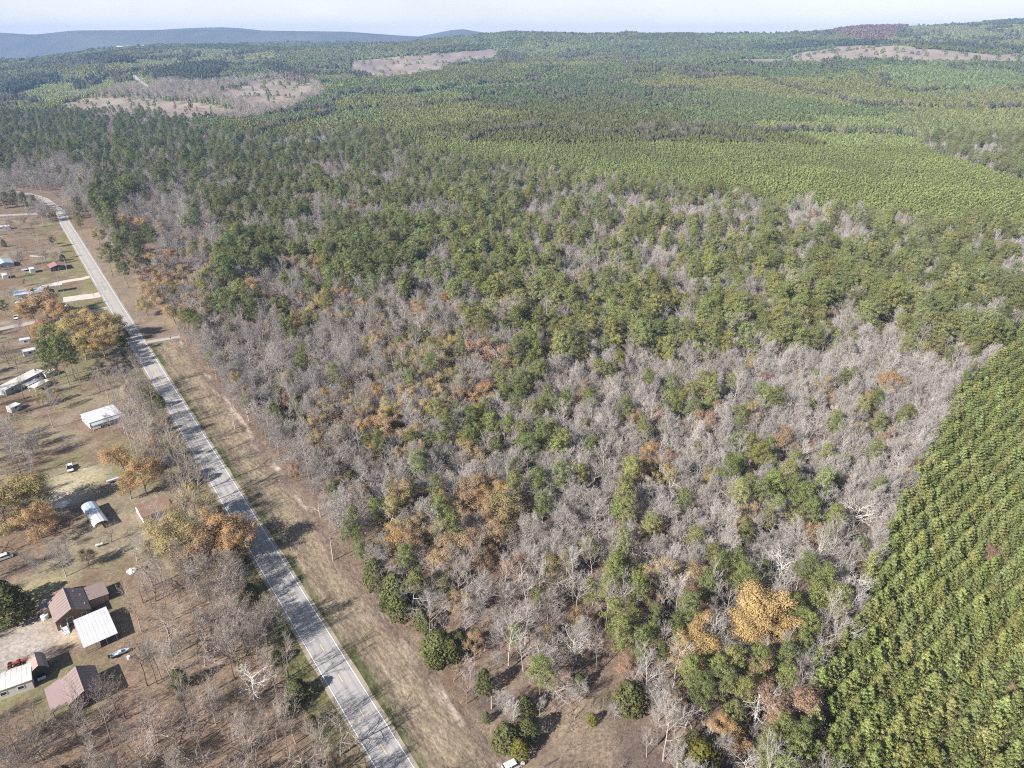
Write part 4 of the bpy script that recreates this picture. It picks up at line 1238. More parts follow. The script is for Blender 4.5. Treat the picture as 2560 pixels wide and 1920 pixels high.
# plantation rows near the camera and beyond
rows_a = math.radians(39)
ra, rb = np.array([math.cos(rows_a), math.sin(rows_a)]), np.array([-math.sin(rows_a), math.cos(rows_a)])
a_, b_ = np.meshgrid(np.arange(-100, 700, 2.7), np.arange(-260, 330, 4.4))
a_ = a_.ravel() + (rng.random(a_.size) - .5) * 1.6
b_ = b_.ravel() + (rng.random(b_.size) - .5) * 0.85
x, y = ra[0] * a_ + rb[0] * b_, ra[1] * a_ + rb[1] * b_
ok = inpoly(x + (rng.random(len(x)) - .5) * 5, y, NEAR_PINES) & (y > 60) & (rng.random(len(x)) < 0.965) & clear_of_landmarks(x, y, .8)
u, r, d = proj(np.stack([x, y, np.full(len(x), 7.0)], 1))
ok &= (u < 2860) & (r < 2350)
near_pines = [(x[i], y[i], 0.0, 'P', u[i], r[i], d[i]) for i in np.nonzero(ok)[0]]

a_, b_ = np.meshgrid(np.arange(-200, 1500, 2.5), np.arange(-900, 1250, 5.2))
a_ = a_.ravel() + (rng.random(a_.size) - .5) * 1.5
b_ = b_.ravel() + (rng.random(b_.size) - .5) * 0.6 + 7 * np.sin(a_ / 130)
mx, my = ra[0] * a_ + rb[0] * b_, ra[1] * a_ + rb[1] * b_
ok = (my > 540) & (my < 1060) & (np.abs(mx) < my * 0.84)
mx, my = mx[ok], my[ok]
mz = terrain(mx, my)
u0, r0, _ = proj(np.stack([mx, my, mz], 1))
u, r, d = proj(np.stack([mx, my, mz + 6], 1))
ok = (r0 < np.interp(u0, PL_X, PL_Y) + (rng.random(len(mx)) - .5) * 14) & (u > -200) & (u < 2760) & ~inpoly(mx, my, DRAW) & ~inpoly(mx, my, NEAR_PINES)
ok &= (fbm(mx / 16, my / 16, 61) < 0.71)
mid_pines = np.stack([mx, my, mz], 1)[ok]

# ------------------------------------------------------------------ scattered masses
def scatter(name, patterns, P, rot, scl, var, tint):
    """one object of kind stuff: copies of the patterns at the points"""
    me = bpy.data.meshes.new(name)
    P = np.asarray(P, np.float32)
    me.vertices.add(len(P))
    me.vertices.foreach_set("co", P.ravel())
    def at(n, t, dom, key, val):
        a = me.attributes.new(n, t, dom)
        a.data.foreach_set(key, np.ascontiguousarray(val).ravel())
    R = np.zeros((len(P), 3), np.float32); R[:, 2] = rot
    at("turn", 'FLOAT_VECTOR', 'POINT', "vector", R)
    S = np.asarray(scl, np.float32)
    if S.ndim == 1: S = np.repeat(S[:, None], 3, 1)
    at("size", 'FLOAT_VECTOR', 'POINT', "vector", S)
    at("which", 'INT', 'POINT', "value", np.asarray(var, np.int32))
    T = np.ones((len(P), 4), np.float32); T[:, :3] = tint
    at("tint", 'FLOAT_COLOR', 'POINT', "color", T)
    o = bpy.data.objects.new(name, me)
    COL.objects.link(o)
    o["kind"] = "stuff"
    ng = bpy.data.node_groups.new(name, 'GeometryNodeTree')
    ng.interface.new_socket("Geometry", in_out='INPUT', socket_type='NodeSocketGeometry')
    ng.interface.new_socket("Geometry", in_out='OUTPUT', socket_type='NodeSocketGeometry')
    gi, go = ng.nodes.new("NodeGroupInput"), ng.nodes.new("NodeGroupOutput")
    ip = ng.nodes.new("GeometryNodeInstanceOnPoints")
    jo = ng.nodes.new("GeometryNodeJoinGeometry")
    for p in patterns:
        oi = ng.nodes.new("GeometryNodeObjectInfo")
        oi.inputs["Object"].default_value = p
        oi.inputs["As Instance"].default_value = True
        ng.links.new(oi.outputs["Geometry"], jo.inputs[0])
    def named(n, t):
        a = ng.nodes.new("GeometryNodeInputNamedAttribute")
        a.data_type = t
        a.inputs["Name"].default_value = n
        return a.outputs["Attribute"]
    eu = ng.nodes.new("FunctionNodeEulerToRotation")
    ng.links.new(named("turn", 'FLOAT_VECTOR'), eu.inputs[0])
    ng.links.new(gi.outputs[0], ip.inputs["Points"])
    ng.links.new(jo.outputs[0], ip.inputs["Instance"])
    ip.inputs["Pick Instance"].default_value = True
    ng.links.new(named("which", 'INT'), ip.inputs["Instance Index"])
    ng.links.new(eu.outputs[0], ip.inputs["Rotation"])
    ng.links.new(named("size", 'FLOAT_VECTOR'), ip.inputs["Scale"])
    ng.links.new(ip.outputs[0], go.inputs[0])
    md = o.modifiers.new("scatter", 'NODES')
    md.node_group = ng
    return o

def bare_tint(c, x, y, u, rng):
    """bark colour: whiter on the right of the wood, browner along the road"""
    t = 0.75 * np.clip((u - 900) / 900, 0, 1)
    if c == 'w':
        base = np.array((0.315, 0.27, 0.235))
    else:
        base = np.array(C_BARE['grey']) * (1 - t) + np.array(C_BARE['pale']) * t
    return base * (0.85 + 0.3 * rng.random())
def aut_pick(c, rng):
    names = ['orange', 'tan', 'olive', 'yellow', 'brown', 'salmon', 'gold', 'red']
    w = {'o': (.16, .28, .26, .13, .11, .03, .02, .01), 'm': (.06, .36, .30, .08, .13, .05, .01, .01)}.get(c, (.05, .30, .18, .05, .20, .15, .02, .05))
    return names[rng.choice(8, p=np.array(w) / sum(w))]

INDIV = []     # individuals: kind, x, y, z, heading, size, variant, colour, noun, adjective
NVAR = {k: len(K[k].trunks) for k in K}
BASE_H = {'bare_tree': BARE_H, 'pine_tree': PINE_H, 'autumn_tree': AUT_H, 'cedar_tree': [7, 8, 6.5, 7.5], 'young_pine': [10, 11, 10.5, 9.5, 11.5]}
def pine_col(c):
    return {'pine': np.array(C_PINE), 'dark': np.array(C_PINE) * 0.72, 'bright': np.array((0.195, 0.215, 0.078)), 'young': np.array((0.185, 0.20, 0.10))}[c]
def cedar_col(c):
    return {'green': np.array(C_CEDAR), 'dark': np.array(C_CEDAR) * 0.78, 'yellow': np.array((0.16, 0.15, 0.04))}[c]
ADJ_P = {'pine': 'dull green', 'dark': 'dark green', 'bright': 'bright green', 'young': 'greyish green'}
ADJ_Z = {'green': 'olive green', 'dark': 'dark green', 'yellow': 'yellowish green'}
ADJ_A = {'gold': 'golden', 'orange': 'orange', 'yellow': 'yellow', 'olive': 'olive', 'tan': 'tan', 'salmon': 'salmon', 'brown': 'russet', 'red': 'dull red'}
ADJ_B = {'pale': 'pale grey', 'grey': 'grey', 'brown': 'brownish', 'white': 'whitish'}
NOUN = {'bare_tree': 'bare tree', 'pine_tree': 'pine', 'autumn_tree': 'autumn tree', 'cedar_tree': 'cedar', 'young_pine': 'plantation pine'}
def size_word(kind, h):
    lo, hi = {'bare_tree': (10, 15.5), 'pine_tree': (13, 19.5), 'autumn_tree': (10, 14.5), 'cedar_tree': (5, 9), 'young_pine': (9.6, 11.6)}[kind]
    return 'small' if h < lo else 'tall' if h > hi else 'middling'
rg = np.random.default_rng(77)
for L in LM:
    k = L['kind']
    var = L['var'] if L['var'] is not None else int(rg.integers(NVAR[k]))
    if k == 'autumn_tree':
        L['h'] *= 1.22 if L['x'] * EN[0] + L['y'] * EN[1] < ROAD_C else 1.12
    sc = L['h'] / BASE_H[k][var]
    if k == 'pine_tree': col, adj = pine_col(L['c']), ADJ_P[L['c']]
    elif k == 'cedar_tree': col, adj = cedar_col(L['c']), ADJ_Z[L['c']]
    elif k == 'autumn_tree': col, adj = np.array(C_AUT[L['c']]), ADJ_A[L['c']]
    else: col, adj = np.array(C_BARE[L['c']]), ADJ_B[L['c']]
    wide = L['w'] * ((1.32 if L['x'] * EN[0] + L['y'] * EN[1] < ROAD_C else 1.2) if k == 'autumn_tree' else 1.0 if k != 'pine_tree' else 0.92 * max(1.0, 1.0 / sc ** 0.4))
    INDIV.append((k, L['x'], L['y'], float(terrain(L['x'], L['y'])), rg.random() * 6.28, (sc * wide, sc * wide, sc), var, col * (0.93 + .14 * rg.random()), adj, L['h']))

STUFF = {k: [] for k in ('bare_tree', 'pine_tree', 'autumn_tree', 'cedar_tree', 'young_pine')}
cand['young_pine'] = near_pines
for k, lst in cand.items():
    n_lm = sum(1 for L in LM if L['kind'] == k)
    quota = {'bare_tree': 296, 'pine_tree': 296, 'autumn_tree': 296, 'cedar_tree': 250, 'young_pine': 296}[k] - n_lm
    vis = sorted([i for i, q in enumerate(lst) if 12 < q[4] < 2548 and 20 < q[5] < 1908], key=lambda i: lst[i][6])[:max(quota, 0)]
    pick = set(vis)
    for i, q in enumerate(lst):
        var = int(rg.integers(NVAR[k]))
        if k == 'bare_tree':
            var = int(rg.choice(11, p=[.15, .15, .15, .15, .08, .08, .08, .08, .08, 0, 0]))
            col = bare_tint(q[3], q[0], q[1], q[4], rg)
            adj = 'pale grey' if col[0] > .325 else 'grey' if col[0] > .27 else 'brownish'
            sc = (0.72 + .36 * rg.random()) * (1.12 if q[1] > 300 else 1)
            if q[3] == 's': sc *= .70
            if q[3] == 'y': sc = .45 + .3 * rg.random()
            if q[3] in 'w':
                sc = 0.8 + .35 * rg.random()
                if q[0] * EN[0] + q[1] * EN[1] - ROAD_C < -25 or q[0] * E2[0] + q[1] * E2[1] < 150: var = int(rg.choice([0, 1, 2, 3, 0, 1, 2, 3, 5, 7]))
                else: var = int(rg.choice([9, 10, 9, 10, 7, 8]))
        elif k == 'pine_tree':
            t = np.clip((q[4] - 500) / 1100, 0, 1)
            col = (np.array(C_PINE) * 0.95) * (1 - t) + np.array((0.20, 0.218, 0.085)) * t
            col = col * (0.80 + .42 * rg.random()) * np.array((0.92 + .2 * rg.random(), 1, 0.85 + .35 * rg.random()))
            adj = 'dark green' if col[1] < .145 else 'dull green' if col[1] < .18 else 'bright green'
            sc = (0.62 + .50 * rg.random()) if q[1] > 300 else 0.52 + .3 * rg.random()
            if q[3] in 'bmo': sc = .48 + .3 * rg.random()
        elif k == 'autumn_tree':
            c = aut_pick(q[3], rg)
            col, adj, sc = np.array(C_AUT[c]) * (0.85 + .25 * rg.random()), ADJ_A[c], (0.62 + .4 * rg.random()) * (.6 if q[3] == 'y' else 1)
        elif k == 'cedar_tree':
            col, adj, sc = np.array(C_CEDAR) * (0.8 + .4 * rg.random()), 'olive green', 0.35 + .5 * rg.random()
        else:
            col, adj, sc = np.array(C_YOUNG) * (0.80 + .42 * rg.random()) * np.array((0.92 + .2 * rg.random(), 1, 0.9 + .3 * rg.random())), 'green', 0.78 + .38 * rg.random()
        wz = sc * (0.92 + .16 * rg.random())
        sl = .76 if (k == 'bare_tree' and q[3] == 'w' and var < 4) else 1.0
        rec = (k, q[0], q[1], q[2], rg.random() * 6.28, (sc * sl, sc * sl, wz), var, col, adj, wz * BASE_H[k][var])
        (INDIV if i in pick else STUFF[k]).append(rec)

def scatter_records(name, recs, patterns):
    if not recs: return
    scatter(name, patterns, [r[1:4] for r in recs], np.array([r[4] for r in recs]), np.array([r[5] for r in recs]), np.array([r[6] % len(patterns) for r in recs]), np.array([r[7] for r in recs]))
scatter_records("bare_woods", STUFF['bare_tree'], K['bare_tree'].joined)
scatter_records("pine_woods", STUFF['pine_tree'], K['pine_tree'].joined)
scatter_records("autumn_woods", STUFF['autumn_tree'], K['autumn_tree'].joined)
scatter_records("cedar_woods", STUFF['cedar_tree'], K['cedar_tree'].joined)
scatter_records("near_plantation_forest", STUFF['young_pine'], K['young_pine'].joined)
nm = len(mid_pines)
block = fbm(mid_pines[:, 0] / 70, mid_pines[:, 1] / 70, 71)
sc = (0.62 + .5 * block) * (0.9 + .25 * rg.random(nm))
scatter("plantation_forest", K['mid_pine'].joined, mid_pines, rg.random(nm) * 6.28, np.stack([sc * 1.06, sc * 1.06, sc * 1.05], 1), rg.integers(0, 4, nm),
        np.array(C_YOUNG) * (0.92 + .46 * block)[:, None] * (0.85 + .3 * rg.random(nm))[:, None])

# far hills: treetops grow wider with distance, as single trees can no longer be told apart
fx, fy, fs = [], [], []
yb = 1050.0
while yb < 5300:
    step = max(4.0, 0.0040 * yb)
    x, y = jgrid(-yb * 0.80, yb * 0.80, yb, yb * 1.12, step, rng, 0.95)
    fx.append(x); fy.append(y); fs.append(np.full(len(x), step))
    yb *= 1.12
fx, fy, fs = np.concatenate(fx), np.concatenate(fy), np.concatenate(fs)
fz = terrain(fx, fy)
u0, r0, _ = proj(np.stack([fx, fy, fz], 1))
far_ok = (u0 > -160) & (u0 < 2720) & ((r0 < np.interp(u0, PL_X, PL_Y)) | (fy > 1560))
cut = np.logical_or.reduce([inpoly(fx, fy, P) for P in CLEARCUTS])
belt = inpoly(fx, fy, GREY_BELT)
dark = np.logical_or.reduce([inpoly(fx, fy, P) for P in DARK_WOODS])
light = np.logical_or.reduce([inpoly(fx, fy, P) for P in LIGHT_PLANTS])
rn = rng.random(len(fx))
red = np.logical_or.reduce([inpoly(fx + (fbm(fx / 60, fy / 60, 55) - .5) * 130, fy + (rn - .5) * 160, P) for P in RED_WOODS]) & (rng.random(len(fx)) < .6)
TRACK = far_poly([(318, 190), (323, 198), (332, 206), (342, 214), (351, 226)])
TP = np.array(TRACK)
TP = np.concatenate([TP[i] + (TP[i + 1] - TP[i]) * np.linspace(0, 1, 12)[:, None] for i in range(len(TP) - 1)])
far_ok &= np.hypot(fx[:, None] - TP[:, 0], fy[:, None] - TP[:, 1]).min(1) > 13
far_ok &= ~(cut & (rn > 0.02)) & ~inpoly(fx, fy, DRAW)
stand = hash2(np.floor((fx + (fbm(fx / 150, fy / 150, 91) - .5) * 520) / 330), np.floor((fy + (fbm(fx / 150, fy / 150, 92) - .5) * 700) / 420), 93)
strip_ = np.abs(fbm(fx / 260, fy / 330, 95) - 0.5) < 0.010                # creek lines with hardwoods
kind_r = dark | red | (belt & ~cut) | strip_ | (rn < 0.03)
h = 12 - 3.5 * stand
h = np.where(light, 4.5, h)
h = np.where(dark, 17, h)
h = np.where(strip_ | red, 16, h)
far_ok &= ~(belt & ~cut & (rng.random(len(fx)) > 0.55))
stand2 = hash2(np.floor(stand * 997), np.floor(stand * 313), 7)
tint = np.array(C_YOUNG)[None] * (0.60 + 0.42 * stand)[:, None] * np.stack([0.86 + .26 * stand2, np.ones(len(fx)), 1.2 - .2 * stand2], 1)
tint = np.where(light[:, None], np.array([[0.28, 0.31, 0.135]]), tint)
tint = np.where(dark[:, None], np.array([[0.085, 0.10, 0.05]]), tint)
tint = np.where((strip_ & (rn > .3))[:, None], np.array([[0.11, 0.12, 0.065]]), tint)
tint = np.where((belt & ~cut & (rn > .25))[:, None], np.array([[0.33, 0.285, 0.255]]), tint)
tint = np.where((strip_ & (rn < .35))[:, None], np.array([[0.22, 0.185, 0.155]]), tint)
tint = np.where(red[:, None], np.array([[0.20, 0.135, 0.105]]), tint)
tint = tint * (0.84 + .32 * rng.random(len(fx)))[:, None]
w = fs * np.where(light, 0.95, 1.25) * (0.8 + .4 * rng.random(len(fx)))
h = h * (0.8 + .4 * rng.random(len(fx)))
S = np.stack([w, w, h], 1)
P = np.stack([fx, fy, fz], 1)
leafless = (belt & ~cut & (rn > .25)) | (strip_ & (rn < .35))
for name, m, pats in (("far_conifer_forest", far_ok & ~kind_r, FAR_CONE), ("far_mixed_forest", far_ok & kind_r & ~leafless, FAR_ROUND), ("far_bare_woods", far_ok & leafless, K['bare_tree'].joined[:4])):
    n = int(m.sum())
    if name == "far_bare_woods":
        q = 0.9 + .3 * rng.random(n)
        S[m] = np.stack([q * 1.35, q * 1.35, q], 1)
    scatter(name, pats, P[m], rng.random(n) * 6.28, S[m], rng.integers(0, 4, n), tint[m])

tv, tf = [], []
for i, p in enumerate(TP):
    d = unit(TP[min(i + 1, len(TP) - 1)] - TP[max(i - 1, 0)])
    n_ = np.array([d[1], -d[0]])
    for w_ in (-5, 5):
        q = p + n_ * w_
        tv.append((q[0], q[1], float(terrain(*q)) + 1.2))
    if i: tf.append((2 * i - 2, 2 * i - 1, 2 * i + 1, 2 * i))
o = MB().add(tv, tf).build("dirt_trail", M['side_asphalt'])
o["kind"] = "structure"

# undergrowth below the bare woods, weeds on the field and beside the road
ux, uy = jgrid(-430, 430, 60, 560, 3.6, rng)
u, r, d = proj(np.stack([ux, uy, np.full(len(ux), 1.0)], 1))
cls = region_mix(u, r, None, rng)
s, l = road_sl(ux, uy)
lw = inpoly(ux, uy, LOW_WOOD) | inpoly(ux, uy, WEST_STRIP)
cls[lw] = 'w'
keep = (u > -200) & (u < 2760) & (r < 2200) & ~inpoly(ux, uy, NEAR_PINES) & ~inpoly(ux, uy, PARK) & ~(inpoly(ux, uy, FIELD) & (rng.random(len(ux)) < .6))
keep &= ((l > 20.5) & np.isin(cls, list('bmqso'))) | (lw & (l < -9)) | ((l < -8.5) & (l > -14) & (s < 300) & (rng.random(len(ux)) < .5))
keep &= rng.random(len(ux)) < np.where(cls == 'q', .5, .8)
n = int(keep.sum())
tn = np.where((rng.random(n) < .72)[:, None], np.array([[0.27, 0.225, 0.20]]), np.where((rng.random(n) < .5)[:, None], np.array([[0.23, 0.135, 0.095]]), np.array([[0.20, 0.18, 0.09]])))
sc = (0.55 + .95 * rng.random(n) ** 2) * np.where(cls[keep] == 's', 1.25, 1.0)
scatter("undergrowth", BUSHES, np.stack([ux[keep], uy[keep], np.zeros(n)], 1), rng.random(n) * 6.28, np.stack([sc * 1.2, sc * 1.2, sc], 1), rng.integers(0, 4, n), tn * (0.8 + .4 * rng.random(n))[:, None])
wx, wy = jgrid(-60, 140, 70, 190, 1.15, rng)
s, l = road_sl(wx, wy)
fl = inpoly(wx, wy, FIELD)
keep = (fl & (rng.random(len(wx)) < .75)) | ((l > 16.5) & (l < 22) & (rng.random(len(wx)) < .55))
tr = np.array([px(a, b) for a, b in ((1290, 1950), (1324, 1915), (1360, 1890), (1397, 1865), (1420, 1830), (1444, 1789), (1468, 1760), (1492, 1735), (1536, 1707), (1285, 1908), (1262, 1920))])
keep &= np.hypot(wx[:, None] - tr[:, 0], wy[:, None] - tr[:, 1]).min(1) > 2.0
n = int(keep.sum())
k1 = fbm(wx[keep] / 11, wy[keep] / 11, 81)
tn = lerp((0.19, 0.15, 0.125), (0.27, 0.21, 0.15), smooth(.4, .62, k1))
scatter("weeds", BUSHES, np.stack([wx[keep], wy[keep], np.full(n, -0.05)], 1), rng.random(n) * 6.28, np.stack([.42 + 0 * k1, .42 + 0 * k1, .18 + .2 * rng.random(n)], 1), rng.integers(0, 4, n), tn * (0.8 + .4 * rng.random(n))[:, None])

# ------------------------------------------------------------------ buildings
def gable_building(name, label, cat, c, yaw, x0, x1, y0, y1, eave0, eave1, ridge, wall, roof, ridge_y=0.0, over=0.35, thick=0.12, group=None):
    """ridge along local x; y0 and y1 are the eave lines with heights eave0 and eave1"""
    o = empty(name, c[0], c[1], 0, math.radians(yaw), label, cat, group)
    ov = over
    def hy(y):
        return eave0 + (ridge - eave0) * (y - y0) / (ridge_y - y0) if y < ridge_y else eave1 + (ridge - eave1) * (y1 - y) / (y1 - ridge_y)
    w = MB()
    w.prism([(y0 + .25, -0.2), (y1 - .25, -0.2), (y1 - .25, hy(y1 - .25) - .1), (ridge_y, ridge - .1), (y0 + .25, hy(y0 + .25) - .1)], x0 + ov, x1 - ov)
    w.build("wall", wall, o)
    MB().slab([(x0, y0, eave0), (x1, y0, eave0), (x1, ridge_y - .01, ridge), (x0, ridge_y - .01, ridge)], thick).build("roof", roof, o)
    MB().slab([(x0, ridge_y + .01, ridge), (x1, ridge_y + .01, ridge), (x1, y1, eave1), (x0, y1, eave1)], thick).build("roof", roof, o)
    MB().prism([(ridge_y - .18, ridge - .06), (ridge_y + .18, ridge - .06), (ridge_y, ridge + .08)], x0, x1).build("ridge_cap", roof, o)
    if roof not in (M['rust_roof'], M['red_roof']):
        seams(o, [[(x0, y0, eave0), (x1, y0, eave0), (x1, ridge_y - .2, ridge - .03), (x0, ridge_y - .2, ridge - .03)], [(x0, y1, eave1), (x1, y1, eave1), (x1, ridge_y + .2, ridge - .03), (x0, ridge_y + .2, ridge - .03)]], roof)
    return o
def seams(o, quads, mat, step=1.1):
    """standing seams down each roof slope, too fine to pick apart: one joined part"""
    m = MB()
    for q in quads:
        a, b, c, d = [np.array(p, float) for p in q]
        n = max(2, int(np.linalg.norm(b - a) / step))
        for k in range(n + 1):
            t = min(max(k / n, .004), .996)
            p, e = a + (b - a) * t, d + (c - d) * t
            w = (b - a) / np.linalg.norm(b - a) * .035
            up = np.array([0, 0, .03])
            m.hexa([p - w, p + w, e + w, e - w], [p - w + up, p + w + up, e + w + up, e - w + up])
    s_ = m.build("roof_seams", mat, o)
    s_["kind"] = "stuff"
def window(o, x, y, z, w, h, face, frame=None, d=0.06):
    """face: 'x+', 'x-', 'y+', 'y-'"""
    f, g = MB(), MB()
    t = 0.12
    sx = 1 if face[1] == '+' else -1
    def bx(mb, a0, a1, z0, z1, d0, d1):
        if face[0] == 'x':
            mb.box(min(x + sx * d0, x + sx * d1), y + a0, z0, max(x + sx * d0, x + sx * d1), y + a1, z1)
        else:
            mb.box(x + a0, min(y + sx * d0, y + sx * d1), z0, x + a1, max(y + sx * d0, y + sx * d1), z1)
    for a0, a1, z0, z1 in ((-w / 2 - t, -w / 2, z - t, z + h + t), (w / 2, w / 2 + t, z - t, z + h + t), (-w / 2, w / 2, z - t, z), (-w / 2, w / 2, z + h, z + h + t)):
        bx(f, a0, a1, z0, z1, -0.02, d)
    bx(g, -w / 2, w / 2, z, z + h, -0.02, d * .4)
    fr = f.build("window", frame or M['white_wall'], o)
    g.build("pane", M['glass'], fr)
def door(o, x, y, w, h, face, mat):
    d, sx = 0.07, (1 if face[1] == '+' else -1)
    m, k = MB(), MB()
    if face[0] == 'x':
        m.box(min(x, x + sx * d), y - w / 2, 0.15, max(x, x + sx * d), y + w / 2, h)
        k.box(x + sx * d - .02, y + w * .36, 1.0, x + sx * (d + .06) + .02, y + w * .42, 1.1)
    else:
        m.box(x - w / 2, min(y, y + sx * d), 0.15, x + w / 2, max(y, y + sx * d), h)
        k.box(x + w * .36, y + sx * d - .02, 1.0, x + w * .42, y + sx * (d + .06) + .02, 1.1)
    k.build("handle", M['black'], m.build("door", mat, o))

# brown farmhouse with two low wings
hc = (-123.7, 151.75)
house = gable_building("farmhouse", "brown farmhouse with a brown metal roof and two low side wings", "house", hc, -50, -5.0, 5.7, -4.6, 4.4, 3.3, 3.1, 5.6, M['brown_wall'], M['brown_roof'])
MB().box(-4.9, 4.6, -.2, 1.3, 9.3, 2.25).build("side_wing", M['tan_wall'], house)
MB().slab([(-5.2, 4.35, 2.95), (1.6, 4.35, 2.95), (1.6, 9.7, 2.5), (-5.2, 9.7, 2.5)], .12).build("wing_roof", M['brown_roof'], house)
MB().box(-6.2, -6.2, -.2, -2.9, -4.5, 2.5).build("side_wing", M['tan_wall'], house)
MB().slab([(-6.6, -6.6, 2.6), (-2.6, -6.6, 2.6), (-2.6, -3.4, 3.0), (-6.6, -3.4, 3.0)], .12).build("wing_roof", M['brown_roof'], house)
window(house, 5.36, -1.0, 1.3, 1.3, 1.5, 'x+')
window(house, 5.36, 2.4, 1.3, 1.2, 1.3, 'x+')
door(house, 5.36, -2.6, 1.0, 2.2, 'x+', M['dark_wall'])
window(house, 0.5, 9.31, 1.0, 1.2, 1.0, 'y+'); window(house, -2.8, 9.31, 1.0, 1.2, 1.0, 'y+')
window(house, 0.5, -4.36, 1.2, 1.2, 1.1, 'y-')
st = MB()
st.box(5.4, -3.5, 0, 7.2, -1.9, .75)
for k in range(3):
    st.box(7.2 + .35 * k, -3.4, 0, 7.55 + .35 * k, -2.0, .55 - .18 * k)
stp = st.build("porch_steps", M['white_wall'], house)
rl = MB()
for yy in (-3.5, -1.9):
    rl.box(5.45, yy - .05, .75, 7.2, yy + .05, .83)
    for xx in (5.5, 6.3, 7.1): rl.box(xx - .05, yy - .05, .75, xx + .05, yy + .05, 1.65)
    rl.box(5.45, yy - .06, 1.65, 7.2, yy + .06, 1.75)
rl.build("railing", M['white_wall'], stp)
for xx, yy in ((-3.2, 2.0), (-1.2, 3.2), (3.2, 3.4)):
    zz = 3.1 + (5.6 - 3.1) * (4.4 - yy) / 4.4
    MB().tube([(xx, yy, zz - .1), (xx, yy, zz + .45)], (.09, .09), 8).build("vent_pipe", M['white_metal'], house)

def carport(name, label, c, yaw, x0, x1, y0, y1, e0, e1, ridge, ridge_y, roof, post_mat, group=None):
    o = empty(name, c[0], c[1], 0, math.radians(yaw), label, "carport", group)
    MB().slab([(x0, y0, e0), (x1, y0, e0), (x1, ridge_y - .01, ridge), (x0, ridge_y - .01, ridge)], .1).build("roof", roof, o)
    MB().slab([(x0, ridge_y + .01, ridge), (x1, ridge_y + .01, ridge), (x1, y1, e1), (x0, y1, e1)], .1).build("roof", roof, o)
    seams(o, [[(x0, y0, e0), (x1, y0, e0), (x1, ridge_y, ridge), (x0, ridge_y, ridge)], [(x0, y1, e1), (x1, y1, e1), (x1, ridge_y, ridge), (x0, ridge_y, ridge)]], roof, .9)
    for xx in np.linspace(x0 + .5, x1 - .5, 4):
        for yy, e in ((y0 + .3, e0), (y1 - .3, e1)):
            MB().box(xx - .07, yy - .07, -.1, xx + .07, yy + .07, e - .11).build("post", post_mat, o)
    for yy, e in ((y0 + .3, e0), (y1 - .3, e1)):
        MB().box(x0 + .2, yy - .06, e - .32, x1 - .2, yy + .06, e - .12).build("beam", post_mat, o)
    return o
cp = empty("x", 0, 0); bpy.data.objects.remove(cp)
ca, sa = math.cos(math.radians(-50)), math.sin(math.radians(-50))
def at_house(x, y):
    return (hc[0] + ca * x - sa * y, hc[1] + sa * x + ca * y)
carport("carport", "large white metal carport beside the brown farmhouse", at_house(13.2, 3.6), 40, -4.1, 4.1, -6.3, 6.3, 2.5, 2.7, 3.05, 3.0, M['white_metal'], M['grey_metal'])

# red barn with lean-to
bc = (-104.9, 124.0)
barn = gable_building("barn", "dark red barn with a wide faded pink metal roof and lean-to", "barn", bc, -50, -4.9, 4.8, -3.8, 3.9, 3.65, 3.2, 5.6, M['red_wall'], M['pink_roof'])
MB().slab([(-5.6, -7.4, 2.4), (3.4, -7.4, 2.4), (3.4, -3.75, 3.6), (-5.6, -3.75, 3.6)], .1).build("lean_to_roof", M['pink_roof'], barn)
for xx in (-5.0, -2.2, .6, 3.0):
    MB().box(xx - .08, -7.1, -.1, xx + .08, -6.94, 2.3).build("post", M['wood'], barn)
door(barn, 4.46, 0.3, 3.0, 2.8, 'x+', M['dark_wall'])
window(barn, 4.46, 2.6, 1.4, .8, .8, 'x+')

# gambrel shed
sc_ = (-120.6, 131.3)
shed = empty("garden_shed", sc_[0], sc_[1], 0, math.radians(-50), "small dark shed with a barn-shaped brown roof by the white metal building", "shed")
MB().prism([(-1.75, -.2), (1.95, -.2), (1.95, 2.5), (1.3, 3.6), (.25, 4.25), (-.9, 3.6), (-1.75, 2.5)], -2.2, 2.9).build("wall", M['dark_wall'], shed)
for a, b in (((-2.0, 2.55), (-1.0, 3.72)), ((-1.0, 3.72), (.24, 4.4)), ((.26, 4.4), (1.4, 3.72)), ((1.4, 3.72), (2.2, 2.55))):
    MB().slab([(-2.5, a[0], a[1]), (3.2, a[0], a[1]), (3.2, b[0], b[1]), (-2.5, b[0], b[1])], .1).build("roof", M['shed_roof'], shed)
door(shed, 2.92, 0.1, 1.6, 2.1, 'x+', M['black'])
k = empty("bench", *(np.array(sc_) + np.array([ca * 3.9, sa * 3.9])), 0, math.radians(40), "white bench in front of the small dark shed", "bench")
MB().box(-.9, -.2, .42, .9, .25, .48).build("seat", M['white_wall'], k)
MB().box(-.9, .25, .42, .9, .31, .95).build("backrest", M['white_wall'], k)
for xx in (-.8, .74): MB().box(xx, -.15, 0, xx + .06, .25, .42).build("leg", M['white_wall'], k)

# long white metal building cut by the frame
wb = gable_building("metal_building", "long white metal building with a low roof at the corner of the yard", "building", (-127.0, 124.2), 31, -14, 8.3, -3.0, 3.2, 3.1, 3.3, 3.75, M['cream_metal'], M['cream_metal'], 0.2, .25)
window(wb, 2.0, -2.76, 1.2, 1.2, .9, 'y-'); window(wb, 5.6, -2.76, 1.2, 1.2, .9, 'y-'); door(wb, -1.0, -2.76, 1.0, 2.1, 'y-', M['grey_wall'])

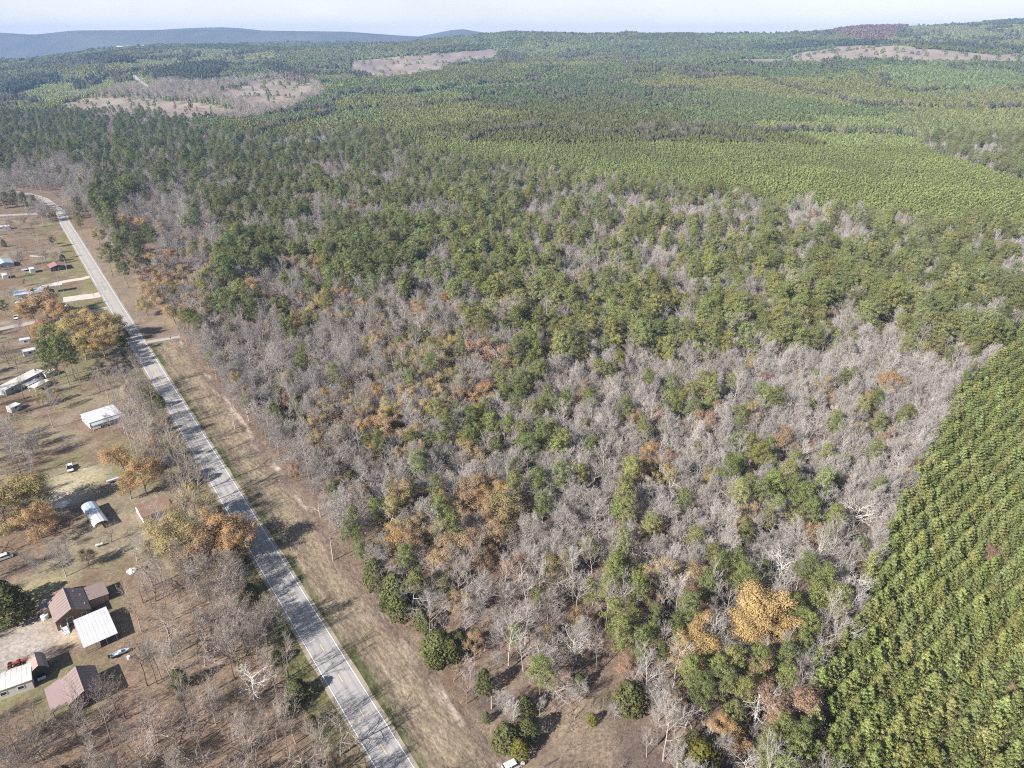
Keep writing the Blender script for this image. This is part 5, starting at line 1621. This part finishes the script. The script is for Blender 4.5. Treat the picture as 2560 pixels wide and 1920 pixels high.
# white mobile home with porch
mh = gable_building("mobile_home", "white mobile home with a long porch roof under a single roof vent", "house", (-173.5, 264.7), 45, -6.6, 6.2, -5.6, 5.8, 3.0, 2.9, 3.45, M['white_wall'], M['white_metal'], 0.3, .2)
MB().slab([(-6.0, -7.6, 2.25), (7.0, -7.6, 2.25), (7.0, -5.7, 2.6), (-6.0, -5.7, 2.6)], .1).build("porch_roof", M['grey_metal'], mh)
for xx in (-5.6, -2.4, .8, 4.0, 6.6): MB().box(xx - .07, -7.5, 0, xx + .07, -7.36, 2.15).build("post", M['white_wall'], mh)
MB().box(-5.8, -7.5, -.1, 6.8, -5.4, .35).build("porch_floor", M['wood'], mh)
for xx in (-4, -1.2, 2.4): window(mh, xx, -5.33, 1.1, 1.1, 1.0, 'y-')
door(mh, .6, -5.33, .95, 2.15, 'y-', M['grey_wall'])
window(mh, -6.42, -1.5, 1.2, 1.0, .9, 'x-'); window(mh, -6.42, 2.5, 1.2, 1.0, .9, 'x-')
MB().tube([(-.5, -3.6, 3.0), (-.5, -3.6, 3.75)], (.18, .18), 8).build("roof_vent", M['grey_metal'], mh)

# arched canopy
an = empty("arched_canopy", -139.7, 195.1, 0, math.radians(-47), "long white metal canopy with a rounded roof over open sides", "canopy")
prof = [(-2.3, 1.9), (-1.9, 2.6), (-1.1, 3.0), (0, 3.15), (1.1, 3.0), (1.9, 2.6), (2.3, 1.9)]
for i in range(6):
    x0 = -7.6 + i * 2.5
    rf = MB()
    for (a, za), (b, zb) in zip(prof[:-1], prof[1:]):
        rf.slab([(x0, a, za), (x0 + 2.48, a, za), (x0 + 2.48, b, zb), (x0, b, zb)], .05)
    rf.build("roof_panel", M['white_metal'] if i > 2 else M['blue_metal'], an)
for xx in np.linspace(-7.4, 7.2, 6):
    for yy in (-2.27, 2.27): MB().box(xx - .05, yy - .05, -.1, xx + .05, yy + .05, 1.9).build("post", M['white_metal'], an)

# garage, white walls and rusty roof
gr = gable_building("garage", "white garage with a rusty brown roof near the road", "garage", (-121.6, 199.1), 41, -5.2, 4.6, -4.6, 4.4, 2.7, 2.7, 4.35, M['white_wall'], M['rust_roof'], -0.2, .3)
window(gr, -2.4, -4.37, 1.1, 1.0, .9, 'y-'); window(gr, 2.2, -4.37, 1.1, 1.0, .9, 'y-'); door(gr, 0, -4.37, 1.0, 2.1, 'y-', M['grey_wall'])
door(gr, -4.92, -.2, 2.6, 2.2, 'x-', M['white_metal'])

def box_building(name, label, cat, c, yaw, L, W, h, wall, roof, slope=.25, over=.25, win=2, group=None):
    o = empty(name, c[0], c[1], 0, math.radians(yaw), label, cat, group)
    MB().hexa([(-L / 2, -W / 2, -.2), (L / 2, -W / 2, -.2), (L / 2, W / 2, -.2), (-L / 2, W / 2, -.2)],
              [(-L / 2, -W / 2, h - slope), (L / 2, -W / 2, h - slope), (L / 2, W / 2, h), (-L / 2, W / 2, h)]).build("wall", wall, o)
    l, w = L / 2 + over, W / 2 + over
    MB().slab([(-l, -w, h - slope + .1), (l, -w, h - slope + .1), (l, w, h + .1), (-l, w, h + .1)], .1).build("roof", roof, o)
    for k in range(win):
        window(o, -L / 2 + L * (k + .7) / (win + .4), -W / 2, 1.1, min(1.1, L / (win + 1) * .6), .9, 'y-')
    door(o, L * .38, -W / 2, min(.95, L * .2), min(2.05, h - slope - .1), 'y-', M['grey_wall'])
    return o
box_building("mobile_home", "long narrow white trailer home behind the tall pines", "house", (-228.8, 298.3), 77, 21.5, 5.2, 3.2, M['grey_wall'], M['cream_metal'], .35, .3, 4)
carport("carport", "small white carport in front of the long trailer home", tuple(px(*(490 * .15822, 860 + 600 * .15822), 2.4)), 75, -3.4, 3.4, -1.7, 1.7, 2.3, 2.3, 2.5, 0, M['white_metal'], M['white_wall'])
carport("carport", "cream carport on white posts beside the tall pine trunks", tuple(px(*(605 * .15822, 860 + 622 * .15822), 2.5)), 75, -4.3, 4.3, -2.0, 2.0, 2.3, 2.3, 2.6, 0, M['cream_metal'], M['white_wall'])
box_building("storage_shed", "small cream shed under the bare grey trees by the yard", "shed", tuple(px(33, 1015, 2)), 70, 4.5, 3, 2.4, M['cream_metal'], M['cream_metal'], .2, .15, 1)
box_building("storage_shed", "white box shed behind the big pine crown", "shed", tuple(px(73, 877, 2)), 42, 5.8, 3.6, 2.6, M['white_wall'], M['white_metal'], .1, .1, 1)
box_building("storage_shed", "little white shed beside the orange trees and side road", "shed", tuple(px(62, 849, 2)), 35, 4.6, 3.2, 2.5, M['white_wall'], M['white_metal'], .1, .1, 1)
box_building("storage_shed", "cream lean-to shed half hidden by the tall pines", "shed", tuple(px(122, 930, 2)), 60, 5, 3, 2.5, M['cream_metal'], M['cream_metal'], .2, .2, 1)
gh = gable_building("mobile_home", "grey mobile home with a pale metal roof beside a paved yard", "house", (-303.8, 427.6), 30, -8.2, 8.0, -5.2, 5.6, 2.8, 2.9, 3.6, M['grey_wall'], M['blue_metal'], .2, .3)
for xx in (-5.5, -2.0, 1.5, 5): window(gh, xx, -4.96, 1.1, 1.2, 1.0, 'y-')
door(gh, 3.2, -4.96, 1, 2.1, 'y-', M['white_wall'])
bh = gable_building("cottage", "small dark cottage with a red-brown gable roof beside the highway", "house", (-320.0, 484.6), -50, -6.2, 5.2, -4.3, 6.0, 2.8, 2.7, 4.1, M['dark_wall'], M['red_roof'], .4, .5)
window(bh, 4.72, 2.5, 1.0, 1.4, 1.0, 'x+'); window(bh, 4.72, -2.0, 1.0, 1.2, 1.0, 'x+'); door(bh, 4.72, .5, 1.0, 2.1, 'x+', M['tan_wall'])
box_building("storage_shed", "tall white shed on the lawn left of the dark cottage", "shed", tuple(px(79, 672, 2.5)), -50, 6.0, 2.8, 2.9, M['white_wall'], M['white_metal'], .05, .05, 1)
box_building("storage_shed", "white box shed at the far edge of the lawn", "shed", tuple(px(11, 686, 2.5)), -50, 6.5, 3.0, 2.6, M['white_wall'], M['white_metal'], .05, .05, 1)
bb = gable_building("cottage", "pale blue roofed cottage behind bare trees on the lawn", "house", tuple(px(8, 655, 2.8)), -48, -7, 7, -5, 5.5, 2.8, 2.8, 4.0, M['grey_wall'], M['blue_metal'], 0, .4)
window(bb, 6.62, 2, 1, 1.2, 1, 'x+'); window(bb, 6.62, -2, 1, 1.2, 1, 'x+')
box_building("mobile_home", "white roofed trailer on the lawn near the road bend", "house", tuple(px(2, 566, 2.8)), 30, 13, 5, 2.9, M['grey_wall'], M['white_metal'], .2, .2, 3)
cn = empty("panel_canopy", -292.0, 434.5, 0, math.radians(32), "tall open canopy with three bright roof panels by the paved yard", "canopy")
for i, mt in enumerate(('grey_metal', 'white_metal', 'white_metal', 'white_metal')):
    MB().box(-5.0 + i * 2.5, -2.2, 4.6, -2.6 + i * 2.5, 2.2, 4.75).build("roof_panel", M[mt], cn)
MB().box(-5.1, -2.3, 4.4, 5.0, 2.3, 4.58).build("roof_frame", M['grey_metal'], cn)
for xx in (-4.6, 0, 4.5):
    for yy in (-1.9, 1.9): MB().box(xx - .1, yy - .1, -.1, xx + .1, yy + .1, 4.4).build("post", M['grey_metal'], cn)
# farm on the far hill
for i, (a, b, L, lab) in enumerate(((300, 117, 45, "long white farm shed on the far hilltop"), (320, 115, 30, "shorter white barn beside the long shed on the far hilltop"), (352, 115, 25, "white barn at the bare end of the far hilltop"))):
    ys = np.geomspace(1500, 6000, 800)
    k = (a - 1280) / (FPX * 1.11)
    _, rr, _ = proj(np.stack([k * ys, ys, terrain(k * ys, ys)], 1))
    j = int(np.argmin(rr)) if rr.min() > b else int(np.argmax(rr <= b))
    o = box_building("farm_shed", lab, "barn", (k * ys[j], ys[j]), 10, L, 14, 9, M['white_wall'], M['white_metal'], 1.5, .4, 3, "farm sheds on the far hilltop")
    o.location.z = float(terrain(k * ys[j], ys[j])) + 4

# ------------------------------------------------------------------ vehicles and yard things
def vehicle(name, label, cat, c, yaw, paint, kind='suv', L=4.8, W=1.9, cab=None, group=None):
    o = empty(name, c[0], c[1], 0, math.radians(yaw), label, cat, group)
    h0, h1 = .38, (1.0 if kind != 'car' else .85)
    top = 1.75 if kind != 'car' else 1.42
    fr = L / 2
    b = MB()
    b.prism([(fr, h0 + .1), (fr - .05, h1 - .18), (fr - .9, h1 - .02), (fr - 1.25, h1 + .02), (-fr + .05, h1 + .02), (-fr, h0 + .1), (-fr + .1, h0), (fr - .1, h0)], -W / 2, W / 2)
    b.v = [(v[1], v[0], v[2]) for v in b.v]
    b.f = [tuple(reversed(f)) for f in b.f]
    body = b.build("body", paint, o)
    cx0, cx1 = {'suv': (-fr + .12, fr - 1.25), 'pickup': (-.35, fr - 1.2), 'car': (-fr + .9, fr - 1.35), 'van': (-fr + .08, fr - .7)}[kind]
    def ring(ins, dx0, dx1, z):
        return [(cx0 + dx0, -W / 2 + ins, z), (cx1 - dx1, -W / 2 + ins, z), (cx1 - dx1, W / 2 - ins, z), (cx0 + dx0, W / 2 - ins, z)]
    MB().hexa(ring(.05, 0, 0, h1 + .03), ring(.2, .22, .62, top - .07)).build("windows", M['glass'], o)
    MB().hexa(ring(.19, .18, .58, top - .065), ring(.26, .28, .68, top)).build("roof", cab or paint, o)
    for yy in (-W / 2 + .1, W / 2 - .1):
        MB().hexa([(cx0 + (cx1 - cx0) * .42 - .05, yy - .04, h1 + .03), (cx0 + (cx1 - cx0) * .42 + .05, yy - .04, h1 + .03), (cx0 + (cx1 - cx0) * .42 + .05, yy + .04, h1 + .03), (cx0 + (cx1 - cx0) * .42 - .05, yy + .04, h1 + .03)],
                  [(cx0 + (cx1 - cx0) * .42 - .05, yy * .87 - .04, top - .07), (cx0 + (cx1 - cx0) * .42 + .05, yy * .87 - .04, top - .07), (cx0 + (cx1 - cx0) * .42 + .05, yy * .87 + .04, top - .07), (cx0 + (cx1 - cx0) * .42 - .05, yy * .87 + .04, top - .07)]).build("pillar", paint, o)
    if kind == 'pickup':
        m = MB()
        for yy in (-W / 2, W / 2 - .1): m.box(-fr + .05, yy, h1 + .021, -.4, yy + .1, h1 + .3)
        m.box(-fr + .05, -W / 2 + .1, h1 + .021, -fr + .15, W / 2 - .1, h1 + .3)
        m.build("cargo_bed", paint, o)
    for xx in (fr - .95, -fr + .95):
        for yy in (-W / 2 + .1, W / 2 - .1):
            w = MB().tube([(xx, yy - .12, .36), (xx, yy + .12, .36)], (.36, .36), 14).build("wheel", M['tyre'], o)
            MB().tube([(xx, yy - .125, .36), (xx, yy + .125, .36)], (.2, .2), 10).build("rim", M['silver'], w)
    for yy in (-W / 2 + .3, W / 2 - .3):
        MB().box(fr - .05, yy - .18, h1 - .32, fr + .015, yy + .18, h1 - .18).build("headlight", M['white_metal'], o)
        MB().box(-fr - .02, yy - .12, h1 - .3, -fr + .06, yy + .12, h1 - .08).build("tail_light", M['lamp_red'], o)
        MB().box(cx1 - .25, (W / 2 + .0) * (1 if yy > 0 else -1) - .1, h1 + .05, cx1 - .1, (W / 2) * (1 if yy > 0 else -1) + .1, h1 + .2).build("side_mirror", M['black'], o)
    MB().box(fr - .04, -W / 2 + .1, h0 + .02, fr + .07, W / 2 - .1, h0 + .22).build("bumper", M['black'] if kind != 'car' else paint, o)
    return o
vehicle("parked_car", "silver white car parked where the trail meets the verge", "car", px(1283, 1910, 1), 29, M['silver'], 'suv', 4.9, 1.95)
vehicle("pickup_truck", "black and white pickup alone on the brown lawn", "pickup", px(174, 1168, 1), -56, M['car_white'], 'pickup', 5.4, 2.0, M['black'])
vehicle("pickup_truck", "white pickup in front of the grey mobile home", "pickup", px(65, 744, 1), 28, M['car_white'], 'pickup', 5.3, 2.0)
vehicle("parked_car", "white car nearest the end of the grey mobile home", "car", px(93, 740, 1), 28, M['car_white'], 'car', 4.6, 1.8)
vehicle("parked_car", "white car at the left corner of the grey mobile home", "car", px(48, 754, 1), 25, M['car_white'], 'car', 4.5, 1.8)
vehicle("parked_car", "dark blue car beside the panel canopy on the paved yard", "car", px(118, 722, 1), 30, M['car_blue'], 'suv', 4.7, 1.9)
vehicle("parked_car", "silver car between the canopy and the grey mobile home", "car", px(108, 716, 1), 30, M['silver'], 'car', 4.6, 1.8)
vehicle("camper_van", "white camper parked beside the big russet tree", "van", px(166, 766, 1.5), -58, M['car_white'], 'van', 6.2, 2.3)
vehicle("pickup_truck", "white and dark pickup beside the dark evergreen on the lawn", "pickup", px(39, 792, 1), -55, M['car_white'], 'pickup', 5.4, 2.1, M['black'])
vehicle("delivery_van", "white van by the bare tree at the edge of the yard", "van", px(6, 1390, 1.2), 40, M['car_white'], 'van', 5.2, 2.0)
vehicle("parked_car", "dark car under the tall pine trunks", "car", px(134, 975, 1), 40, M['car_blue'], 'suv', 4.7, 1.9)

def tractor(label, c, yaw):
    o = empty("tractor", c[0], c[1], 0, math.radians(yaw), label, "tractor", None)
    MB().box(-.2, -.4, .7, 1.8, .4, 1.35).build("hood", M['orange'], o)
    MB().box(-1.1, -.55, .7, -.2, .55, 1.0).build("platform", M['black'], o)
    MB().box(-.95, -.3, 1.0, -.45, .3, 1.25).build("seat", M['black'], o)
    for yy in (-.95, .65): MB().hexa([(-1.5, yy, 1.15), (-.3, yy, 1.15), (-.3, yy + .3, 1.15), (-1.5, yy + .3, 1.15)], [(-1.3, yy, 1.5), (-.5, yy, 1.5), (-.5, yy + .3, 1.5), (-1.3, yy + .3, 1.5)]).build("fender", M['orange'], o)
    for xx, rr in ((-.9, .72), (1.4, .42)):
        for yy in (-.8, .8):
            w = MB().tube([(xx, yy - .17, rr), (xx, yy + .17, rr)], (rr, rr), 14).build("wheel", M['tyre'], o)
            MB().tube([(xx, yy - .18, rr), (xx, yy + .18, rr)], (rr * .5, rr * .5), 10).build("rim", M['orange'], w)
    MB().tube([(1.2, 0, 1.3), (1.2, 0, 1.9)], (.05, .05), 6).build("exhaust_pipe", M['black'], o)
    o.scale = (.75, .75, .75)
    return o
tractor("orange tractor farther from the dark shed, behind the white metal building", px(31, 1657, 1), 31)
tractor("orange tractor nearer the dark shed, behind the white metal building", px(53, 1650, 1), 31)

def utility_pole(label, c, h, arm=True, yaw=35):
    o = empty("utility_pole", c[0], c[1], 0, math.radians(yaw), label, "utility pole", "utility poles along the roads")
    MB().tube([(0, 0, -.3), (0, 0, h)], (.19, .13), 8).build("pole", M['pale_wood'], o)
    if arm:
        MB().box(-1.1, -.07, h - .75, 1.1, .07, h - .58).build("crossarm", M['wood'], o)
        for xx in (-.95, -.35, .95): MB().tube([(xx, 0, h - .58), (xx, 0, h - .36)], (.06, .05), 6).build("insulator", M['grey_metal'], o)
    else:
        MB().box(-.1, -.1, h - .2, .9, .1, h).build("lamp", M['white_metal'], o)
    return o
for (a, b, h, arm, lab) in ((332, 1101, 11, True, "utility pole between the white mobile home and the road"), (133, 1070, 8, False, "lamp pole with a white lamp on the brown lawn"),
        (588, 1072, 8, True, "utility pole on the mown verge beside green cedars"), (833, 1402, 9, True, "utility pole on the verge below the bare round trees"),
        (170, 684, 11, True, "utility pole just beside the dark cottage"), (155, 648, 10, True, "utility pole behind the dark cottage near the highway"), (142, 612, 11, True, "utility pole standing by the round green bush"),
        (67, 528, 12, False, "pale lamp pole at the side road by the bend"), (79, 534, 11, True, "utility pole by the side road junction near the bend"), (150, 717, 8, True, "short pole between the canopy and the grey mobile home"),
        (1229, 1771, 4, True, "short leaning post in the brush by the pale bare bush")):
    utility_pole(lab, px(a, b), h, arm)

def rough_lump(seed, n, r, flat):
    """an uneven heap: a few facetted stones fused by overlap into one body"""
    rng = np.random.default_rng(seed)
    v, f = [], []
    A, B = 12, 6
    for j in range(B + 1):
        for i in range(A):
            th, ph = 2 * math.pi * i / A, 0.5 * math.pi * j / B
            k = r * (0.75 + .5 * rng.random())
            v.append((k * math.cos(th) * math.cos(ph), k * math.sin(th) * math.cos(ph), flat * k * math.sin(ph) - .05))
    for j in range(B):
        for i in range(A):
            f.append((j * A + i, j * A + (i + 1) % A, (j + 1) * A + (i + 1) % A, (j + 1) * A + i))
    return MB().add(v, f)
o = rough_lump(1, 0, 2.2, .25).build("sand_heap", M['sand']); o.location = (*px(153, 1262), 0); tag(o, "low heap of white sand on the grassy yard", "sand heap")
o = rough_lump(2, 0, 1.4, .5).build("stone_heap", M['sand']); o.location = (*px(329, 1428), 0); tag(o, "heap of white stones beside a dark brush pile", "stone heap")
def brush_pile(label, c, r):
    rng = np.random.default_rng(int(c[0]) % 97 + 5)
    o = empty("brush_pile", c[0], c[1], 0, 0, label, "brush pile")
    m = MB()
    for k in range(40):
        p = np.array([*(rng.normal(size=2) * r * .45), .05 + .5 * rng.random()])
        d = unit(np.array([*rng.normal(size=2), .35 * rng.normal()])) * r * (.5 + .5 * rng.random())
        m.tube([p - d * .5, p + d * .5], (.05, .03), 4)
    b = m.build("brush", M['wood'], o)
    b["kind"] = "stuff"
    rough_lump(int(r * 10), 0, r * .6, .45).build("mound", M['dark_wall'], o)
brush_pile("dark pile of brush beside the white stone heap", px(357, 1420), 2.0)
def small_boat(label, c, yaw):
    o = empty("small_boat", c[0], c[1], 0, math.radians(yaw), label, "boat")
    out = [(-2.2, -.6), (1.0, -.7), (2.0, -.35), (2.6, 0), (2.0, .35), (1.0, .7), (-2.2, .6)]
    n = len(out)
    v = [(x, y * .6, .35) for x, y in out] + [(x, y, .95) for x, y in out] + [(x * .93, y * .8, .9) for x, y in out]
    f = [tuple(range(n - 1, -1, -1))] + [(i, (i + 1) % n, n + (i + 1) % n, n + i) for i in range(n)] + [(n + i, n + (i + 1) % n, 2 * n + (i + 1) % n, 2 * n + i) for i in range(n)]
    MB().add(v, f).build("hull", M['blue_metal'], o)
    MB().add([(x * .92, y * .75, .6) for x, y in out], [tuple(range(n))]).build("deck", M['white_metal'], o)
    MB().box(-.3, -.45, .6, .5, .45, 1.25).build("console", M['white_metal'], o)
    MB().box(-2.65, -.2, .4, -2.2, .2, 1.3).build("motor", M['black'], o)
    MB().box(-2.0, -.55, .2, 1.6, .55, .33).build("trailer", M['black'], o)
    for yy in (-.75, .75): MB().tube([(-.6, yy - .1, .3), (-.6, yy + .1, .3)], (.3, .3), 12).build("wheel", M['tyre'], o)
small_boat("small white and blue boat on a trailer below the white carport", px(300, 1637), 35)
def drum(label, c, r, h, mat, name="barrel", cat="barrel"):
    o = empty(name, c[0], c[1], 0, 0, label, cat)
    MB().tube([(0, 0, 0), (0, 0, h * .5), (0, 0, h)], (r, r * 1.05, r), 12).build("body", mat, o)
    MB().tube([(0, 0, h), (0, 0, h + .06)], (r * 1.03, r * .8), 12).build("lid", M['white_wall'], o)
drum("white barrel on the grass beyond the small boat", px(323, 1646), .45, .8, M['white_wall'])
drum("white round water tank behind the brown farmhouse", px(113, 1545), 1.0, 1.2, M['white_wall'], "water_tank", "tank")
pt = empty("gas_tank", *px(250, 1366), 0, .6, "white gas tank lying under the dark crooked bare tree", "tank")
MB().tube([(-1.1, 0, .75), (-.95, 0, .75), (.95, 0, .75), (1.1, 0, .75)], (.15, .42, .42, .15), 12).build("body", M['white_metal'], pt)
for xx in (-.6, .5): MB().box(xx, -.3, 0, xx + .15, .3, .4).build("leg", M['grey_metal'], pt)
MB().tube([(0, 0, 1.1), (0, 0, 1.35)], (.16, .16), 8).build("valve_cap", M['grey_metal'], pt)
tr = empty("utility_trailer", *px(283, 1203), 0, .7, "white utility trailer under the orange tree above the garage", "trailer")
MB().box(-2, -1, .55, 2, 1, .65).build("bed", M['white_metal'], tr)
for yy in (-1.0, .95): MB().box(-2, yy, .65, 2, yy + .05, 1.15).build("side_rail", M['white_metal'], tr)
MB().box(2, -.06, .5, 3.2, .06, .6).build("tow_bar", M['grey_metal'], tr)
for yy in (-1.15, 1.15): MB().tube([(-.2, yy - .1, .35), (-.2, yy + .1, .35)], (.35, .35), 12).build("wheel", M['tyre'], tr)
tp = empty("trampoline", *px(62, 677), 0, 0, "round pale blue trampoline left of the tall white shed", "trampoline")
MB().tube([(0, 0, .9), (0, 0, .95)], (2.0, 2.0), 20).build("mat", M['blue_metal'], tp)
for k in range(6):
    t = k * math.pi / 3
    MB().tube([(2 * math.cos(t), 2 * math.sin(t), 0), (2 * math.cos(t), 2 * math.sin(t), 2.4)], (.05, .05), 6).build("leg", M['grey_metal'], tp)
fn = empty("rail_fence", *px(94, 643.5), 0, math.radians(-12), "short white rail fence standing on the lawn beyond the dark cottage", "fence")
for k in range(7): MB().box(-6 + 2 * k - .1, -.1, 0, -6 + 2 * k + .1, .1, 1.3).build("post", M['white_wall'], fn)
for zz in (.5, 1.0): MB().box(-6, -.05, zz, 6, .05, zz + .16).build("rail", M['white_wall'], fn)
mb = empty("mailbox", *px(427, 849), 0, .6, "dark mailbox on a post at the end of the driveway", "mailbox")
MB().box(-.06, -.06, -.1, .06, .06, 1.0).build("post", M['wood'], mb)
MB().prism([(-.18, 1.0), (.18, 1.0), (.18, 1.25), (.1, 1.38), (-.1, 1.38), (-.18, 1.25)], -.3, .3).build("body", M['black'], mb)
lg = MB().tube([(*px(1361, 1917), .15), (*px(1380, 1907), .22), (*px(1398, 1896), .12)], (.17, .14, .07), 7).build("fallen_log", M['dark_wall'])
tag(lg, "dark fallen log lying in the weeds beside the trail", "log")
sp = empty("dead_tree", *px(1883, 1815), 0, 0, "bleached dead trunk with broken stubs between cedar and autumn trees", "tree")
MB().tube([(0, 0, -.3), (.1, 0, 5), (0, .1, 10.5)], (.24, .18, .07), 7).build("trunk", M['sand'], sp)
for zz, t in ((4.5, .3), (6.2, 2.4), (7.6, 4.4), (8.6, 1.2), (9.4, 3.4)):
    MB().tube([(.05, 0, zz), (math.cos(t) * 1.1, math.sin(t) * 1.1, zz + .35)], (.06, .02), 4).build("branch", M['sand'], sp)

# ------------------------------------------------------------------ individual trees with labels
REFS = [("the silver car on the trail", px(1283, 1910)), ("the big golden tree", px(1903, 1545, 9)), ("the smaller golden tree", px(1735, 1600, 8)), ("the round salmon tree", px(1973, 1778, 7)),
        ("the widest cedar on the verge", px(1095, 1605, 4)), ("the orange pair", px(2220, 960, 8)), ("the salmon pair", px(1225, 882, 8)), ("the brown farmhouse", hc), ("the red barn", bc),
        ("the white mobile home", (-173.5, 264.7)), ("the white arched canopy", (-139.7, 195.1)), ("the rusty-roofed garage", (-121.6, 199.1)), ("the long trailer home", (-228.8, 298.3)), ("the grey mobile home", (-303.8, 427.6)), ("the dark cottage", (-320, 484.6)),
        ("the road bend", (-450, 701)), ("the wood-side driveway", px(440, 843)), ("the yellow roadside grove", px(230, 830, 8)), ("the big yard clump", px(500, 1330, 8)), ("the pale pine group", px(1550, 1520, 9)),
        ("the wood-edge gold tree", px(988, 1345, 6)), ("the russet clump", px(1164, 1362, 8)), ("the big whitish bare trees", px(2010, 1400, 9)), ("the red sapling", px(2480, 1395, 5)), ("the twin big pines", px(1540, 829, 10)),
        ("the plantation corner pines", px(2480, 835, 10)), ("the orange grove", px(760, 655, 8)), ("the yellow round tree", px(774, 782, 6)), ("the tan tree cluster", px(1050, 1030, 7)), ("the wood's pine row", px(1680, 970, 8)),
        ("the lone red trees", px(1660, 1157, 5)), ("the dark wood pines", px(2020, 1275, 8)), ("the west roadside pole", px(332, 1101)), ("the verge pole", px(833, 1402)), ("the north verge cedars", px(743, 1040, 5)), ("the bright twin pine", px(1227, 1067, 8)),
        ("the tan sapling", px(2535, 1745, 4)), ("the lower olive tree", px(1270, 1281, 9))]
RP = np.array([[p[1][0], p[1][1]] for p in REFS], float)
cells = {}
for n, t in enumerate(INDIV):
    k, x, y = t[0], t[1], t[2]
    d = np.hypot(RP[:, 0] - x, RP[:, 1] - y)
    i = int(np.argmin(d))
    dx, dy = x - RP[i, 0], y - RP[i, 1]
    if d[i] < 2.2:
        word = "at the heart of"
    elif abs(dx) > abs(dy):
        word = "right of" if dx > 0 else "left of"
    else:
        word = "beyond" if dy > 0 else "in front of"
    cells.setdefault((k, size_word(k, t[9]), t[8], word, i), []).append((d[i], n))
LABEL = {}
ORD = ["nearest", "second", "third", "fourth", "fifth", "sixth", "seventh", "eighth"]
for (k, sw, adj, word, i), lst in cells.items():
    lst.sort()
    base = f"{sw} {adj} {NOUN[k]}".replace("middling ", "")
    tail = f"{word} {REFS[i][0]}"
    for r_, (dd, n) in enumerate(lst):
        if len(lst) == 1:
            LABEL[n] = (f"{base} {tail}", None)
        elif r_ < 8:
            LABEL[n] = (f"{ORD[r_]} {base} {tail}", None)
        else:
            LABEL[n] = (f"{base} farther {tail}", f"{base} farther {tail}")
GROUPS = {'bare_tree': "bare trees of the woods and yards", 'pine_tree': "pines of the natural wood", 'autumn_tree': "autumn coloured trees", 'cedar_tree': "cedars and evergreen shrubs", 'young_pine': "young pines in plantation rows"}
for n, (k, x, y, z, rot, size, var, col, adj, h) in enumerate(INDIV):
    lab, g = LABEL[n]
    o = empty(k, x, y, z, rot, lab, "tree", GROUPS[k])
    o.scale = [float(v) for v in size]
    for nm_, me in (("trunk", K[k].trunks[var]), ("crown", K[k].crowns[var])):
        c = bpy.data.objects.new(nm_, me)
        COL.objects.link(c)
        c.parent = o
        f = 0.62 if (nm_ == "trunk" and k == 'bare_tree' and adj in ('brownish', 'grey')) else 1.0
        c.color = (float(col[0]) * f, float(col[1]) * f, float(col[2]) * f, 1)

# ------------------------------------------------------------------ the air between here and the hills
hz = MB().box(-9300, -700, -90, 9300, 9700, 300)
m, nt, out = mat_new("haze_air")
vol = nt.nodes.new("ShaderNodeVolumePrincipled")
vol.inputs["Color"].default_value = (0.32, 0.50, 0.90, 1)
vol.inputs["Density"].default_value = 0.000085
vol.inputs["Anisotropy"].default_value = 0.0
nt.links.new(vol.outputs["Volume"], out.inputs["Volume"])
haze = hz.build("haze", m)
haze["kind"] = "stuff"
